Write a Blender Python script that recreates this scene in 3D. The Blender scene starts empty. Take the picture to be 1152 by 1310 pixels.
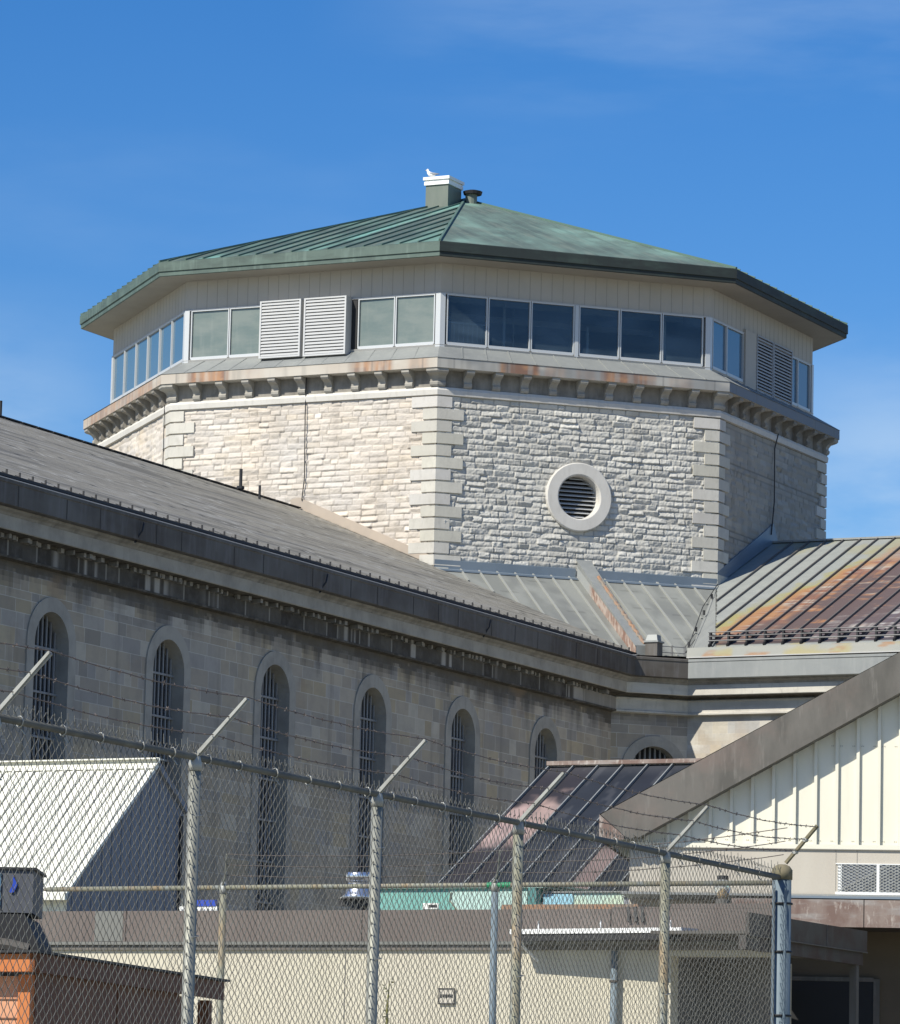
import bpy, math, random
import numpy as np
random.seed(7); rng = np.random.default_rng(7)
R2 = 2 ** -.5
EYE = 1.6                                    # eye height above the ground; all heights below are given from the eye
# ---------------------------------------------------------------- scene basics
S = bpy.context.scene
COL = S.collection
W = bpy.data.worlds.new("World"); S.world = W; W.use_nodes = True
SUN_TH = math.radians(-46); SUN_EL = math.radians(42)
TX, TY, YAW = 0.2516, 143.77, -0.0591        # rotunda centre and turn
WING = YAW - math.pi / 8

# ---------------------------------------------------------------- noise
def _hash(ix, iy, seed):
    h = (ix.astype(np.int64) * 374761393 + iy.astype(np.int64) * 668265263 + seed * 1442695041) & 0x7fffffff
    h = ((h ^ (h >> 13)) * 1274126177) & 0x7fffffff
    return ((h ^ (h >> 16)) & 0xffff) / 65535.0
def vnoise(x, y, seed=0):
    x = np.asarray(x, float); y = np.asarray(y, float)
    ix = np.floor(x); iy = np.floor(y); fx = x - ix; fy = y - iy
    fx = fx * fx * (3 - 2 * fx); fy = fy * fy * (3 - 2 * fy)
    a = _hash(ix, iy, seed); b = _hash(ix + 1, iy, seed); c = _hash(ix, iy + 1, seed); d = _hash(ix + 1, iy + 1, seed)
    return (a * (1 - fx) + b * fx) * (1 - fy) + (c * (1 - fx) + d * fx) * fy
def fbm(x, y, seed=0, o=4):
    s = 0; a = .5; t = 0
    for i in range(o):
        s = s + a * vnoise(x, y, seed + i * 17); t += a; a *= .5; x = x * 2.03; y = y * 2.03
    return s / t
def sstep(a, b, x):
    t = np.clip((x - a) / (b - a), 0, 1); return t * t * (3 - 2 * t)
def mixc(a, b, t):
    t = np.asarray(t)[..., None]; return np.asarray(a, float) * (1 - t) + np.asarray(b, float) * t

# ---------------------------------------------------------------- materials
def srgb(r, g, b):
    f = lambda c: (c / 255 / 12.92) if c / 255 <= .04045 else ((c / 255 + .055) / 1.055) ** 2.4
    return (f(r), f(g), f(b))
def mat(name, col, rough=.8, metal=0., var=(), bump=None, attr=False, spec=.4, emit=None):
    m = bpy.data.materials.new(name); m.use_nodes = True
    nt = m.node_tree; b = nt.nodes['Principled BSDF']
    b.inputs['Roughness'].default_value = rough; b.inputs['Metallic'].default_value = metal
    b.inputs['Specular IOR Level'].default_value = spec
    tc = nt.nodes.new('ShaderNodeTexCoord')
    if attr:
        a = nt.nodes.new('ShaderNodeAttribute'); a.attribute_name = 'Col'; cur = a.outputs['Color']
    else:
        a = nt.nodes.new('ShaderNodeRGB'); a.outputs[0].default_value = (*col, 1); cur = a.outputs[0]
    for sc, lo, hi, c2, f in var:             # noise: scale(xyz), ramp lo..hi, second colour, strength
        mp = nt.nodes.new('ShaderNodeMapping'); mp.inputs['Scale'].default_value = sc
        nt.links.new(tc.outputs['Object'], mp.inputs['Vector'])
        n = nt.nodes.new('ShaderNodeTexNoise'); n.inputs['Scale'].default_value = 1; n.inputs['Detail'].default_value = 5
        n.inputs['Roughness'].default_value = .6
        nt.links.new(mp.outputs[0], n.inputs['Vector'])
        r = nt.nodes.new('ShaderNodeMapRange'); r.inputs['From Min'].default_value = lo; r.inputs['From Max'].default_value = hi
        r.inputs['To Max'].default_value = f; nt.links.new(n.outputs['Fac'], r.inputs['Value'])
        mx = nt.nodes.new('ShaderNodeMix'); mx.data_type = 'RGBA'
        nt.links.new(r.outputs[0], mx.inputs['Factor']); nt.links.new(cur, mx.inputs['A'])
        mx.inputs['B'].default_value = (*c2, 1); cur = mx.outputs['Result']
    nt.links.new(cur, b.inputs['Base Color'])
    if bump:
        n = nt.nodes.new('ShaderNodeTexNoise'); n.inputs['Scale'].default_value = bump[0]; n.inputs['Detail'].default_value = 5
        nt.links.new(tc.outputs['Object'], n.inputs['Vector'])
        bp = nt.nodes.new('ShaderNodeBump'); bp.inputs['Strength'].default_value = bump[1]; bp.inputs['Distance'].default_value = bump[2]
        nt.links.new(n.outputs['Fac'], bp.inputs['Height']); nt.links.new(bp.outputs[0], b.inputs['Normal'])
    return m

M = {}
M['rock'] = mat('rock_faced_limestone', (.4, .38, .34), .9, attr=True, bump=(14, .5, .02), spec=.2)
M['smooth'] = mat('dressed_limestone', (.58, .555, .51), .85, var=[((1.2, 1.2, 1.2), .4, .75, (.48, .455, .41), .6), ((9, 9, 2), .5, .8, (.33, .31, .28), .35)], bump=(30, .25, .01), spec=.2)
M['quoin'] = mat('dressed_quoin_stone', (.5, .5, .5), .85, attr=True, var=[((1.5, 1.5, 1.5), .45, .75, (.38, .36, .31), .55), ((10, 10, 3), .52, .75, (.3, .285, .25), .35)], bump=(22, .35, .012), spec=.2)
M['sooty'] = mat('weathered_limestone', (.27, .25, .22), .9, var=[((2, 2, 2), .4, .7, (.13, .12, .105), .75), ((7, 7, 1.5), .45, .75, (.36, .34, .3), .5)], bump=(20, .3, .02), spec=.2)
M['ashlar'] = mat('ashlar_limestone', (.3, .28, .25), .9, attr=True, var=[((3, 3, 3), .45, .8, (.2, .19, .18), .35)], bump=(18, .35, .015), spec=.2)
M['surround'] = mat('window_surround_stone', (.37, .345, .3), .85, var=[((1.5, 1.5, 1.5), .42, .68, (.24, .225, .2), .7), ((8, 8, 2), .55, .8, (.17, .16, .14), .4)], bump=(30, .2, .01), spec=.2)
M['cornice'] = mat('cornice_stone', (.54, .51, .45), .85, var=[((1.3, 1.3, .5), .5, .72, (.3, .275, .23), .5), ((.8, .8, 3), .42, .7, (.34, .32, .29), .6), ((5, 5, 2), .55, .8, (.2, .19, .17), .5)], bump=(25, .25, .01), spec=.2)
M['corbel'] = mat('stained_corbel_stone', (.36, .34, .3), .9, var=[((1.5, 1.5, 2), .4, .7, (.22, .205, .18), .8), ((8, 8, 3), .5, .75, (.45, .43, .39), .4)], bump=(20, .3, .015), spec=.2)
M['patina'] = mat('copper_patina', (.1, .2, .17), .6, attr=True, spec=.4)
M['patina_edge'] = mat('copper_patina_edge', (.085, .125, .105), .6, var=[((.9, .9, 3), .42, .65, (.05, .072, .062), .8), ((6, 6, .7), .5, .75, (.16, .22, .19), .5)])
M['seam_green'] = mat('copper_seam', (.09, .15, .12), .6)
M['seam_light'] = mat('copper_seam_pale', (.155, .235, .195), .6, var=[((.5, .5, .5), .4, .7, (.13, .19, .16), .8)])
M['lead'] = mat('grey_sheet_metal', (.26, .27, .26), .55, .15, var=[((.8, .8, .8), .4, .7, (.19, .2, .2), .7), ((6, 6, 1), .5, .8, (.36, .36, .34), .4)], bump=(3, .2, .02))
M['flash'] = mat('zinc_flashing', (.2, .24, .28), .5, .2, var=[((.7, .7, .7), .4, .7, (.14, .18, .22), .7)])
M['attr_metal'] = mat('stained_sheet_metal', (.3, .3, .3), .6, attr=True, spec=.35, bump=(5, .25, .01))
M['tan_flash'] = mat('tan_flashing', (.42, .35, .28), .7, var=[((1, 1, 1), .4, .7, (.33, .28, .23), .8)])
M['gutter'] = mat('dark_gutter_metal', (.12, .112, .1), .65, .05, var=[((.25, .25, .3), .45, .62, (.06, .048, .038), .9), ((6, 6, .8), .5, .75, (.17, .16, .16), .5)], spec=.3)
M['edge'] = mat('bright_metal_edge', (.45, .44, .42), .5, .2)
M['guard'] = mat('guard_rail_steel', (.16, .16, .16), .5, .3)
M['panel'] = mat('beige_wall_panel', (.43, .4, .35), .7, var=[((1, 1, .5), .4, .7, (.38, .355, .31), .7)])
M['groove'] = mat('panel_joint_dark', (.32, .3, .265), .8)
M['groove_d'] = mat('gutter_joint_dark', (.06, .055, .05), .8)
M['soffit'] = mat('soffit_board', (.33, .3, .25), .75, var=[((1, 1, 1), .4, .7, (.28, .25, .21), .7)])
M['alu'] = mat('aluminium_frame', (.52, .53, .53), .4, .2)
M['louvre'] = mat('louvre_blade', (.5, .5, .49), .45, .1)
M['louvre_in'] = mat('louvre_interior', (.04, .042, .045), .8)
M['louvre_grey'] = mat('louvre_blade_grey', (.3, .3, .31), .5, .1)
M['glass_blue'] = mat('window_glass_clear', (.012, .04, .085), .03, var=[((.6, .6, 2.5), .45, .7, (.03, .07, .12), .8)], spec=.55)
M['glass_green'] = mat('window_glass_dusty', (.14, .175, .16), .1, var=[((.8, .8, 2.2), .42, .65, (.2, .225, .2), .8), ((5, 5, .7), .55, .75, (.24, .26, .235), .35)], spec=.5)
def clearglass():
    m = bpy.data.materials.new('clear_window_glass'); m.use_nodes = True; nt = m.node_tree; nt.nodes.remove(nt.nodes['Principled BSDF'])
    o = nt.nodes['Material Output']; tr = nt.nodes.new('ShaderNodeBsdfTransparent'); tr.inputs[0].default_value = (.55, .66, .74, 1)
    gl = nt.nodes.new('ShaderNodeBsdfGlossy'); gl.inputs['Color'].default_value = (.8, .9, 1, 1); gl.inputs['Roughness'].default_value = .03
    di = nt.nodes.new('ShaderNodeBsdfDiffuse'); di.inputs[0].default_value = (.085, .125, .16, 1)
    fr = nt.nodes.new('ShaderNodeFresnel'); fr.inputs['IOR'].default_value = 1.7; a = nt.nodes.new('ShaderNodeMixShader'); c = nt.nodes.new('ShaderNodeMixShader')
    tc = nt.nodes.new('ShaderNodeTexCoord'); mp = nt.nodes.new('ShaderNodeMapping'); mp.inputs['Scale'].default_value = (.5, .5, 1.6); n = nt.nodes.new('ShaderNodeTexNoise'); n.inputs['Scale'].default_value = 1
    mr = nt.nodes.new('ShaderNodeMapRange'); mr.inputs['From Min'].default_value = .4; mr.inputs['From Max'].default_value = .7; mr.inputs['To Min'].default_value = .12; mr.inputs['To Max'].default_value = .5  # noise bands of pale diffuse, painted in as reflections
    nt.links.new(tc.outputs['Object'], mp.inputs[0]); nt.links.new(mp.outputs[0], n.inputs['Vector']); nt.links.new(n.outputs['Fac'], mr.inputs['Value']); nt.links.new(mr.outputs[0], a.inputs['Fac'])
    nt.links.new(tr.outputs[0], a.inputs[1]); nt.links.new(di.outputs[0], a.inputs[2]); nt.links.new(fr.outputs[0], c.inputs['Fac']); nt.links.new(a.outputs[0], c.inputs[1]); nt.links.new(gl.outputs[0], c.inputs[2]); nt.links.new(c.outputs[0], o.inputs[0]); return m
M['glass_clear'] = clearglass()
M['interior'] = mat('interior_paint', (.7, .7, .68), .8)
M['interior_dark'] = mat('interior_floor', (.12, .12, .12), .8)
M['glass_sky'] = mat('window_glass_skyward', (.06, .13, .2), .04, spec=.8)
M['dark'] = mat('dark_opening', (.018, .018, .02), .7)
M['iron'] = mat('painted_iron_bar', (.24, .245, .25), .6, var=[((3, 3, 1), .5, .7, (.14, .1, .08), .6)])
M['slate'] = mat('roof_slate', (.2, .2, .18), .7, attr=True, spec=.35)
M['black'] = mat('black_iron', (.02, .02, .022), .6)
M['white'] = mat('white_painted_metal', (.78, .78, .76), .5)
M['chim'] = mat('chimney_sheet_metal', (.13, .155, .13), .6, var=[((2, 2, 1), .4, .7, (.18, .2, .17), .7)])
M['siding'] = mat('cream_metal_siding', (.73, .695, .58), .5, var=[((1.5, 1.5, .4), .4, .8, (.62, .6, .48), .6), ((6, 6, .5), .58, .8, (.5, .47, .38), .35)], spec=.3)
M['wroof'] = mat('white_ribbed_roof', (.74, .73, .64), .5, var=[((.8, .8, .8), .4, .8, (.62, .61, .53), .6), ((3, 3, 3), .58, .8, (.5, .48, .42), .35)])
M['gable_grey'] = mat('grey_siding', (.2, .215, .245), .6, var=[((1, 1, .5), .4, .7, (.17, .18, .21), .7)])
M['fascia'] = mat('weathered_fascia', (.14, .13, .115), .75, .05, var=[((2.5, 2.5, .8), .4, .65, (.085, .08, .07), .85), ((11, 11, 1.5), .58, .8, (.25, .235, .21), .6), ((1, 1, 1), .5, .75, (.26, .18, .15), .4)])
M['copper_brown'] = mat('brown_copper_fascia', (.25, .195, .165), .6, .1, var=[((2, 2, 1.2), .42, .58, (.16, .1, .08), .85), ((1.1, 1.1, 5), .5, .66, (.34, .33, .31), .7), ((14, 14, 5), .56, .68, (.46, .41, .36), .7)], bump=(3, .3, .02))
M['brownsh'] = mat('dark_bronze_fascia', (.075, .07, .064), .65, .05, var=[((2, 2, 2), .42, .62, (.06, .035, .03), .8), ((7, 7, 2), .55, .75, (.13, .12, .11), .5)], bump=(3, .25, .02))
M['soot'] = mat('soot_blackened_limestone', (.085, .075, .062), .95, var=[((2.5, 2.5, 2.5), .45, .68, (.2, .18, .15), .6), ((9, 9, 3), .5, .75, (.04, .036, .03), .7)], bump=(14, .5, .03), spec=.15)
M['stucco'] = mat('beige_precast_wall', (.54, .5, .395), .9, var=[((2.5, 2.5, .25), .52, .75, (.42, .385, .3), .4), ((.7, .7, .35), .4, .7, (.5, .455, .37), .7), ((25, 25, 25), .5, .8, (.45, .4, .33), .35)], bump=(60, .3, .006), spec=.2)
M['stucco_l'] = mat('pale_precast_wall', (.5, .46, .39), .9, var=[((.9, .9, .35), .42, .7, (.42, .37, .31), .7), ((30, 30, 30), .5, .8, (.4, .36, .3), .35)], bump=(60, .3, .006), spec=.2)
M['parapet'] = mat('aggregate_parapet', (.17, .145, .13), .9, var=[((.5, .5, .5), .42, .65, (.14, .115, .105), .8), ((7, 7, 1), .58, .8, (.25, .22, .2), .6), ((40, 40, 40), .45, .7, (.11, .095, .085), .5)], bump=(70, .4, .006), spec=.2)
M['ptrim'] = mat('parapet_trim', (.16, .16, .145), .6)
M['bronze_roof'] = mat('dark_standing_seam_roof', (.085, .08, .09), .75, 0, attr=True, spec=.15)
M['galv'] = mat('galvanised_steel', (.24, .245, .22), .55, .35, var=[((6, 6, 1.2), .42, .65, (.24, .235, .19), .8), ((14, 14, 2.5), .6, .8, (.26, .17, .09), .6)], bump=(40, .2, .003))
M['galv_rust'] = mat('rusty_galvanised_steel', (.22, .215, .16), .65, .15, var=[((5, 5, 1.5), .5, .66, (.27, .17, .08), .7), ((16, 16, 4), .5, .7, (.2, .24, .27), .6)])
M['galv_blue'] = mat('blue_grey_galvanised_steel', (.12, .16, .19), .65, .1, var=[((8, 8, 1.2), .45, .7, (.19, .235, .26), .8), ((3, 3, .7), .5, .7, (.18, .22, .25), .7)])
M['galv_bright'] = mat('bright_galvanised_cap', (.36, .36, .33), .5, .3, var=[((9, 9, 9), .45, .7, (.24, .23, .2), .8)])
M['moss'] = mat('mossy_steel_cap', (.2, .17, .11), .9, var=[((12, 12, 12), .4, .7, (.1, .1, .06), .8)])
M['wire'] = mat('chain_link_wire', (.16, .158, .14), .6, .15, var=[((3, 3, 3), .42, .65, (.1, .092, .08), .8)])
M['barb'] = mat('rusty_barbed_wire', (.12, .1, .09), .7, .2)
M['vent'] = mat('shiny_vent_metal', (.75, .76, .78), .25, .9, var=[((3, 3, 6), .4, .7, (.6, .6, .62), .6)])
M['teal'] = mat('teal_painted_steel', (.17, .39, .34), .6, var=[((1, 1, 1), .4, .7, (.14, .33, .29), .6)])
M['aqua'] = mat('pale_aqua_painted_steel', (.42, .58, .52), .6, var=[((2, 2, 1), .4, .7, (.36, .5, .46), .6)])
M['palegreen'] = mat('pale_green_painted_steel', (.5, .58, .42), .6, var=[((1.2, 1.2, 1.2), .42, .62, (.36, .54, .52), .9)])
M['skyblue'] = mat('light_blue_painted_steel', (.27, .5, .6), .6)
M['rustline'] = mat('rusty_edge', (.3, .17, .1), .8, var=[((2, 2, 2), .4, .6, (.2, .18, .15), .9)])
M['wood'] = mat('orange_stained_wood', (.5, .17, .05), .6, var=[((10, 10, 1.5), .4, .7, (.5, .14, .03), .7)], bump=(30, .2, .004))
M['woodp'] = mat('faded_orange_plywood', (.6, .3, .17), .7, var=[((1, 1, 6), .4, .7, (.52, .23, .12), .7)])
M['brown'] = mat('shade_brown_wood', (.17, .078, .045), .7, var=[((8, 8, 2), .4, .7, (.12, .055, .032), .7)])  # shaded side of the orange hut, shade put into the colour
M['asphalt'] = mat('flat_roof_gravel', (.2, .19, .17), .95)
M['ground'] = mat('pale_gravel_yard', (.31, .3, .24), .95, var=[((.3, .3, .3), .4, .7, (.25, .25, .19), .8), ((30, 30, 30), .5, .8, (.2, .19, .17), .4)])
M['sign'] = mat('white_sign_enamel', (.75, .75, .7), .5)
M['ink'] = mat('black_ink', (.02, .02, .02), .6)
M['blue'] = mat('blue_vinyl', (.02, .06, .4), .5)
M['leaf'] = mat('sapling_leaf', (.09, .12, .03), .7, var=[((9, 9, 9), .4, .7, (.16, .15, .04), .8)])
M['stemm'] = mat('sapling_stem', (.16, .15, .05), .8)
M['bird'] = mat('white_feathers', (.8, .79, .77), .8)
M['birdg'] = mat('grey_feathers', (.3, .31, .33), .8)
M['beak'] = mat('yellow_beak', (.6, .4, .05), .5)
M['green_tape'] = mat('green_tape', (.02, .22, .1), .6)
M['amber'] = mat('amber_glass_insert', (.6, .35, .08), .3)
def glassmat():
    m = bpy.data.materials.new('lamp_globe_glass'); m.use_nodes = True
    b = m.node_tree.nodes['Principled BSDF']; b.inputs['Transmission Weight'].default_value = .8
    b.inputs['Roughness'].default_value = .05; b.inputs['Base Color'].default_value = (.85, .87, .85, 1); return m
M['globe'] = glassmat()

# ---------------------------------------------------------------- mesh helpers
class Frame:
    def __init__(s, x, y, ang): s.x, s.y, s.a = x, y, ang
    def loc(s, X, Y):                        # frame local -> world
        c, n = math.cos(s.a), math.sin(s.a); return (s.x + X * c - Y * n, s.y + X * n + Y * c)
FT = Frame(TX, TY, WING)                     # x along the east wing, -y along the south wing, origin at the rotunda centre

def thing(name, label, cat, fr=None, group=None, at=None):
    o = bpy.data.objects.new(name, None); COL.objects.link(o); o.empty_display_size = .5
    if fr: o.location = (fr.x, fr.y, 0); o.rotation_euler = (0, 0, fr.a)
    if at: o.location = at
    o['label'] = label; o['category'] = cat
    if group: o['group'] = group
    return o
def tag(o, label, cat, group=None):
    o['label'] = label; o['category'] = cat
    if group: o['group'] = group
    return o
class MB:
    def __init__(s, up=EYE): s.v = []; s.f = []; s.mi = []; s.up = up; s.cur = 0
    def face(s, pts):
        n = len(s.v); s.v += [(p[0], p[1], p[2] + s.up) for p in pts]; s.f.append(list(range(n, n + len(pts)))); s.mi.append(s.cur)
    def hexa(s, P):                          # 8 points: bottom 4 ccw, top 4 ccw
        n = len(s.v); s.v += [(p[0], p[1], p[2] + s.up) for p in P]
        for q in ((3, 2, 1, 0), (4, 5, 6, 7), (0, 1, 5, 4), (1, 2, 6, 5), (2, 3, 7, 6), (3, 0, 4, 7)):
            s.f.append([n + i for i in q]); s.mi.append(s.cur)
    def box(s, x0, x1, y0, y1, z0, z1):
        s.hexa([(x0, y0, z0), (x1, y0, z0), (x1, y1, z0), (x0, y1, z0), (x0, y0, z1), (x1, y0, z1), (x1, y1, z1), (x0, y1, z1)])
    def bar(s, a, b, w, h, up=(0, 0, 1)):    # rectangular bar from a to b
        a = np.array(a, float); b = np.array(b, float); d = b - a; d /= np.linalg.norm(d)
        u = np.array(up, float); r = np.cross(d, u); r /= np.linalg.norm(r); u = np.cross(r, d)
        P = [a - r * w / 2 - u * h / 2, a + r * w / 2 - u * h / 2, b + r * w / 2 - u * h / 2, b - r * w / 2 - u * h / 2]
        s.hexa([tuple(p) for p in P] + [tuple(p + u * h) for p in P])
    def tube(s, pts, r, n=8, cap=True):
        pts = [np.array(p, float) for p in pts]; rs = r if isinstance(r, (list, tuple)) else [r] * len(pts)
        base = len(s.v); prev = None
        for i, p in enumerate(pts):
            d = (pts[min(i + 1, len(pts) - 1)] - pts[max(i - 1, 0)]); d /= (np.linalg.norm(d) + 1e-12)
            ref = np.array([0, 0, 1.]) if abs(d[2]) < .9 else np.array([1., 0, 0])
            if prev is None: e1 = np.cross(d, ref)
            else: e1 = prev - d * (prev @ d)
            e1 /= np.linalg.norm(e1); prev = e1; e2 = np.cross(d, e1)
            for k in range(n):
                a = 2 * math.pi * k / n; q = p + rs[i] * (e1 * math.cos(a) + e2 * math.sin(a)); s.v.append((q[0], q[1], q[2] + s.up))
        for i in range(len(pts) - 1):
            for k in range(n):
                a = base + i * n + k; b = base + i * n + (k + 1) % n; s.f.append([a, b, b + n, a + n]); s.mi.append(s.cur)
        if cap:
            s.f.append([base + k for k in range(n)][::-1]); s.mi.append(s.cur)
            s.f.append([base + (len(pts) - 1) * n + k for k in range(n)]); s.mi.append(s.cur)
    def prism(s, poly, off):                 # poly: 3d points, off: extrusion vector
        n = len(poly); b = len(s.v)
        s.v += [(p[0], p[1], p[2] + s.up) for p in poly] + [(p[0] + off[0], p[1] + off[1], p[2] + off[2] + s.up) for p in poly]
        s.f.append(list(range(b, b + n))[::-1]); s.f.append(list(range(b + n, b + 2 * n))); s.mi += [s.cur] * 2
        for i in range(n):
            j = (i + 1) % n; s.f.append([b + i, b + j, b + n + j, b + n + i]); s.mi.append(s.cur)
    def build(s, name, mats, parent=None, smooth=False, cols=None, label=None):
        me = bpy.data.meshes.new(name); me.from_pydata(s.v, [], s.f)
        if not isinstance(mats, (list, tuple)): mats = [mats]
        for m in mats: me.materials.append(m)
        if len(mats) > 1: me.polygons.foreach_set('material_index', s.mi)
        if smooth: me.polygons.foreach_set('use_smooth', [True] * len(s.f))
        if cols is not None:
            a = me.color_attributes.new('Col', 'FLOAT_COLOR', 'POINT'); c = np.ones((len(s.v), 4)); c[:, :3] = cols
            a.data.foreach_set('color', c.ravel())
        me.update(); o = bpy.data.objects.new(name, me); COL.objects.link(o)
        if parent: o.parent = parent
        if label: o['label'] = label
        return o
def npmesh(name, V, F, C, m, parent=None, smooth=False):
    """V (n,3) heights from the eye, F (k,4) quads, C (n,3) colours"""
    V = np.asarray(V, np.float32).copy(); V[:, 2] += EYE; F = np.asarray(F, np.int32)
    me = bpy.data.meshes.new(name); me.vertices.add(len(V)); me.vertices.foreach_set('co', V.ravel())
    k = F.shape[1]; me.loops.add(F.size); me.loops.foreach_set('vertex_index', F.ravel())
    me.polygons.add(len(F)); me.polygons.foreach_set('loop_start', np.arange(len(F), dtype=np.int32) * k)
    me.polygons.foreach_set('loop_total', np.full(len(F), k, np.int32))
    if smooth: me.polygons.foreach_set('use_smooth', np.ones(len(F), bool))
    me.update(calc_edges=True)
    if C is not None:
        a = me.color_attributes.new('Col', 'FLOAT_COLOR', 'POINT'); c = np.ones((len(V), 4), np.float32); c[:, :3] = C
        a.data.foreach_set('color', c.ravel())
    me.materials.append(m); me.validate()
    o = bpy.data.objects.new(name, me); COL.objects.link(o)
    if parent: o.parent = parent
    return o
def gridfaces(nu, nv):                       # nu x nv vertices
    i, j = np.meshgrid(np.arange(nu - 1), np.arange(nv - 1), indexing='ij'); a = (i * nv + j).ravel()
    return np.stack([a, a + nv, a + nv + 1, a + 1], 1)
def sheet(name, O, U, V, lu, lv, step, colf, m, parent=None, disp=None, keep=None, N=None, smooth=False):
    """a subdivided rectangle O + u*U + v*V coloured by colf(u, v)"""
    nu = max(2, int(lu / step) + 1); nv = max(2, int(lv / step) + 1)
    u, v = np.meshgrid(np.linspace(0, lu, nu), np.linspace(0, lv, nv), indexing='ij')
    O, U, V = (np.array(a, float) for a in (O, U, V)); P = O + u[..., None] * U + v[..., None] * V
    if disp is not None: P = P + disp(u, v)[..., None] * np.array(N, float)
    C = colf(u, v); F = gridfaces(nu, nv)
    if keep is not None:
        k = keep(u, v).ravel(); F = F[k[F].all(1)]
    return npmesh(name, P.reshape(-1, 3), F, C.reshape(-1, 3), m, parent, smooth)

# octagon helpers in frame FT: face k has outward normal angle (k-1)*45 deg; k=0 west-ish, 1 south, 2 corner face, 3 east
def fb(k):
    a = math.radians((k - 1) * 45); return np.array([math.sin(a), -math.cos(a), 0]), np.array([math.cos(a), math.sin(a), 0])
def FP(k, t, d, z):
    n, e = fb(k); p = n * d + e * t; return (p[0], p[1], z)
def ov(v, R, z):
    a = math.radians((v - 1.5) * 45); return (R * math.sin(a), -R * math.cos(a), z)
AP = 12 * math.cos(math.pi / 8); HW = 12 * math.sin(math.pi / 8)
C8 = math.cos(math.pi / 8); T8 = math.tan(math.pi / 8)

# ================================================================= STRUCTURE: ground
g = MB(0); g.face([(-1500, -300, 0), (1500, -300, 0), (1500, 2500, 0), (-1500, 2500, 0)])
o = g.build('ground', M['ground']); o['kind'] = 'structure'

# ================================================================= ROTUNDA TOWER
TW = thing('rotunda_tower', 'octagonal limestone tower with ring of windows under green copper roof', 'tower', FT)

def stone_layout(w, z0, z1, ch, lo, hi, seed):
    """rows of stones: list of (zlo, zhi, [x edges])"""
    r = np.random.default_rng(seed); rows = []; z = z1
    while z > z0:
        h = ch * r.uniform(.92, 1.08); xs = [0]; 
        while xs[-1] < w: xs.append(xs[-1] + r.uniform(lo, hi))
        xs = np.array(xs) - r.uniform(0, .25); rows.append((z - h, z, xs)); z -= h
    return rows
def rock_face(k, z0, z1, seed, tone, amp, hole=None, step=.03, warm=.0):
    w = 2 * HW; nu = int(w / step) + 1; nv = int((z1 - z0) / step) + 1
    U, Z = np.meshgrid(np.linspace(0, w, nu), np.linspace(z0, z1, nv), indexing='ij')
    H = np.zeros_like(U); C = np.zeros(U.shape + (3,)); r = np.random.default_rng(seed)
    for (a, b, xs) in stone_layout(w, z0, z1, .18, .24, .68, seed):
        jm = (Z[0] >= a) & (Z[0] < b)
        if not jm.any(): continue
        js = np.where(jm)[0]; j0, j1 = js[0], js[-1] + 1
        idx = np.clip(np.searchsorted(xs, U[:, 0]) - 1, 0, len(xs) - 2)
        n = len(xs); off = r.uniform(-.3, 1., n); tx = r.normal(0, .35, n); tz = r.normal(0, .45, n)
        cv = r.normal(0, .075 if k == 2 else .06, n); cw = np.abs(r.normal(0, .022, n))
        u = U[:, j0:j1]; z = Z[:, j0:j1]; ii = idx[:, None]
        dl = u - xs[idx][:, None]; dr = xs[idx + 1][:, None] - u; db = z - a; dt = b - z
        d = np.minimum(np.minimum(dl, dr), np.minimum(db, dt)); m = sstep(.0, .02 if k == 2 else .026, d)
        cu = (dl - dr) * .5; cz = (db - dt) * .5
        H[:, j0:j1] = m * (amp * (.55 + .5 * off[ii]) + cu * tx[ii] * .18 + cz * tz[ii] * .5) 
        f1 = fbm(u * 12 + 31 * ii, z * 17 + j0, seed + 3, 4); f2 = np.abs(fbm(u * 6 + 11 * ii, z * 9 + j0, seed + 33, 3) - .5) * 2; f3 = vnoise(u * 26, z * 30, seed + 41)
        pl = sstep(0, .07, d)
        H[:, j0:j1] += m * amp * ((1.0 * (f1 - .5) - .55 * f2) * (.4 + .6 * pl) + .35 * pl + .6 * (f3 - .5) * (f1 > .42)) * (1 if k == 2 else .85)
        tn = fbm(u * .7, z * .7, seed + 21, 3)[..., None]; c = np.array(tone) * (1 + (tn - .5) * np.array([.1, 0, -.14]) * warm) * (1 + cv[ii][..., None]) * np.array([1, 1, 1]) + np.stack([cw[ii] * warm * .5, cw[ii] * 0, -cw[ii] * warm * .8], -1)
        mj = sstep(.0, .02, d) if k != 2 else sstep(0, .035, d); c = np.broadcast_to(c, u.shape + (3,)) * ((.58 + .42 * mj) if k != 2 else (.68 + .32 * mj))[..., None]
        C[:, j0:j1] = c
    C *= (1 + .16 * (fbm(U * 1.2, Z * 1.2, seed + 9, 3) - .5))[..., None]
    st = sstep(.55, .8, fbm(U * 3, Z * .35, seed + 5, 3)) * .1
    C = C * (1 - st)[..., None]
    n, e = fb(k); P = n * (AP + H)[..., None] + e * (U - HW)[..., None]; P[..., 2] = Z
    F = gridfaces(nu, nv)
    if hole:
        keep = (((U - HW - hole[0]) ** 2 + (Z - hole[1]) ** 2) > hole[2] ** 2).ravel(); F = F[keep[F].all(1)]
    o = npmesh('stone_wall', P.reshape(-1, 3), F, C.reshape(-1, 3), M['rock'], TW)
    return o
ZS = 22.95
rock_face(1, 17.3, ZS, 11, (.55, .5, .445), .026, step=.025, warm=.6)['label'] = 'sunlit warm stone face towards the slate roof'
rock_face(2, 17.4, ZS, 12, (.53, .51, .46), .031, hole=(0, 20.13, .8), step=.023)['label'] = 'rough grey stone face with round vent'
rock_face(3, 17.0, ZS, 13, (.33, .315, .285), .018, step=.045, warm=.4)['label'] = 'shaded stone face above the rusty roof'
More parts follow.
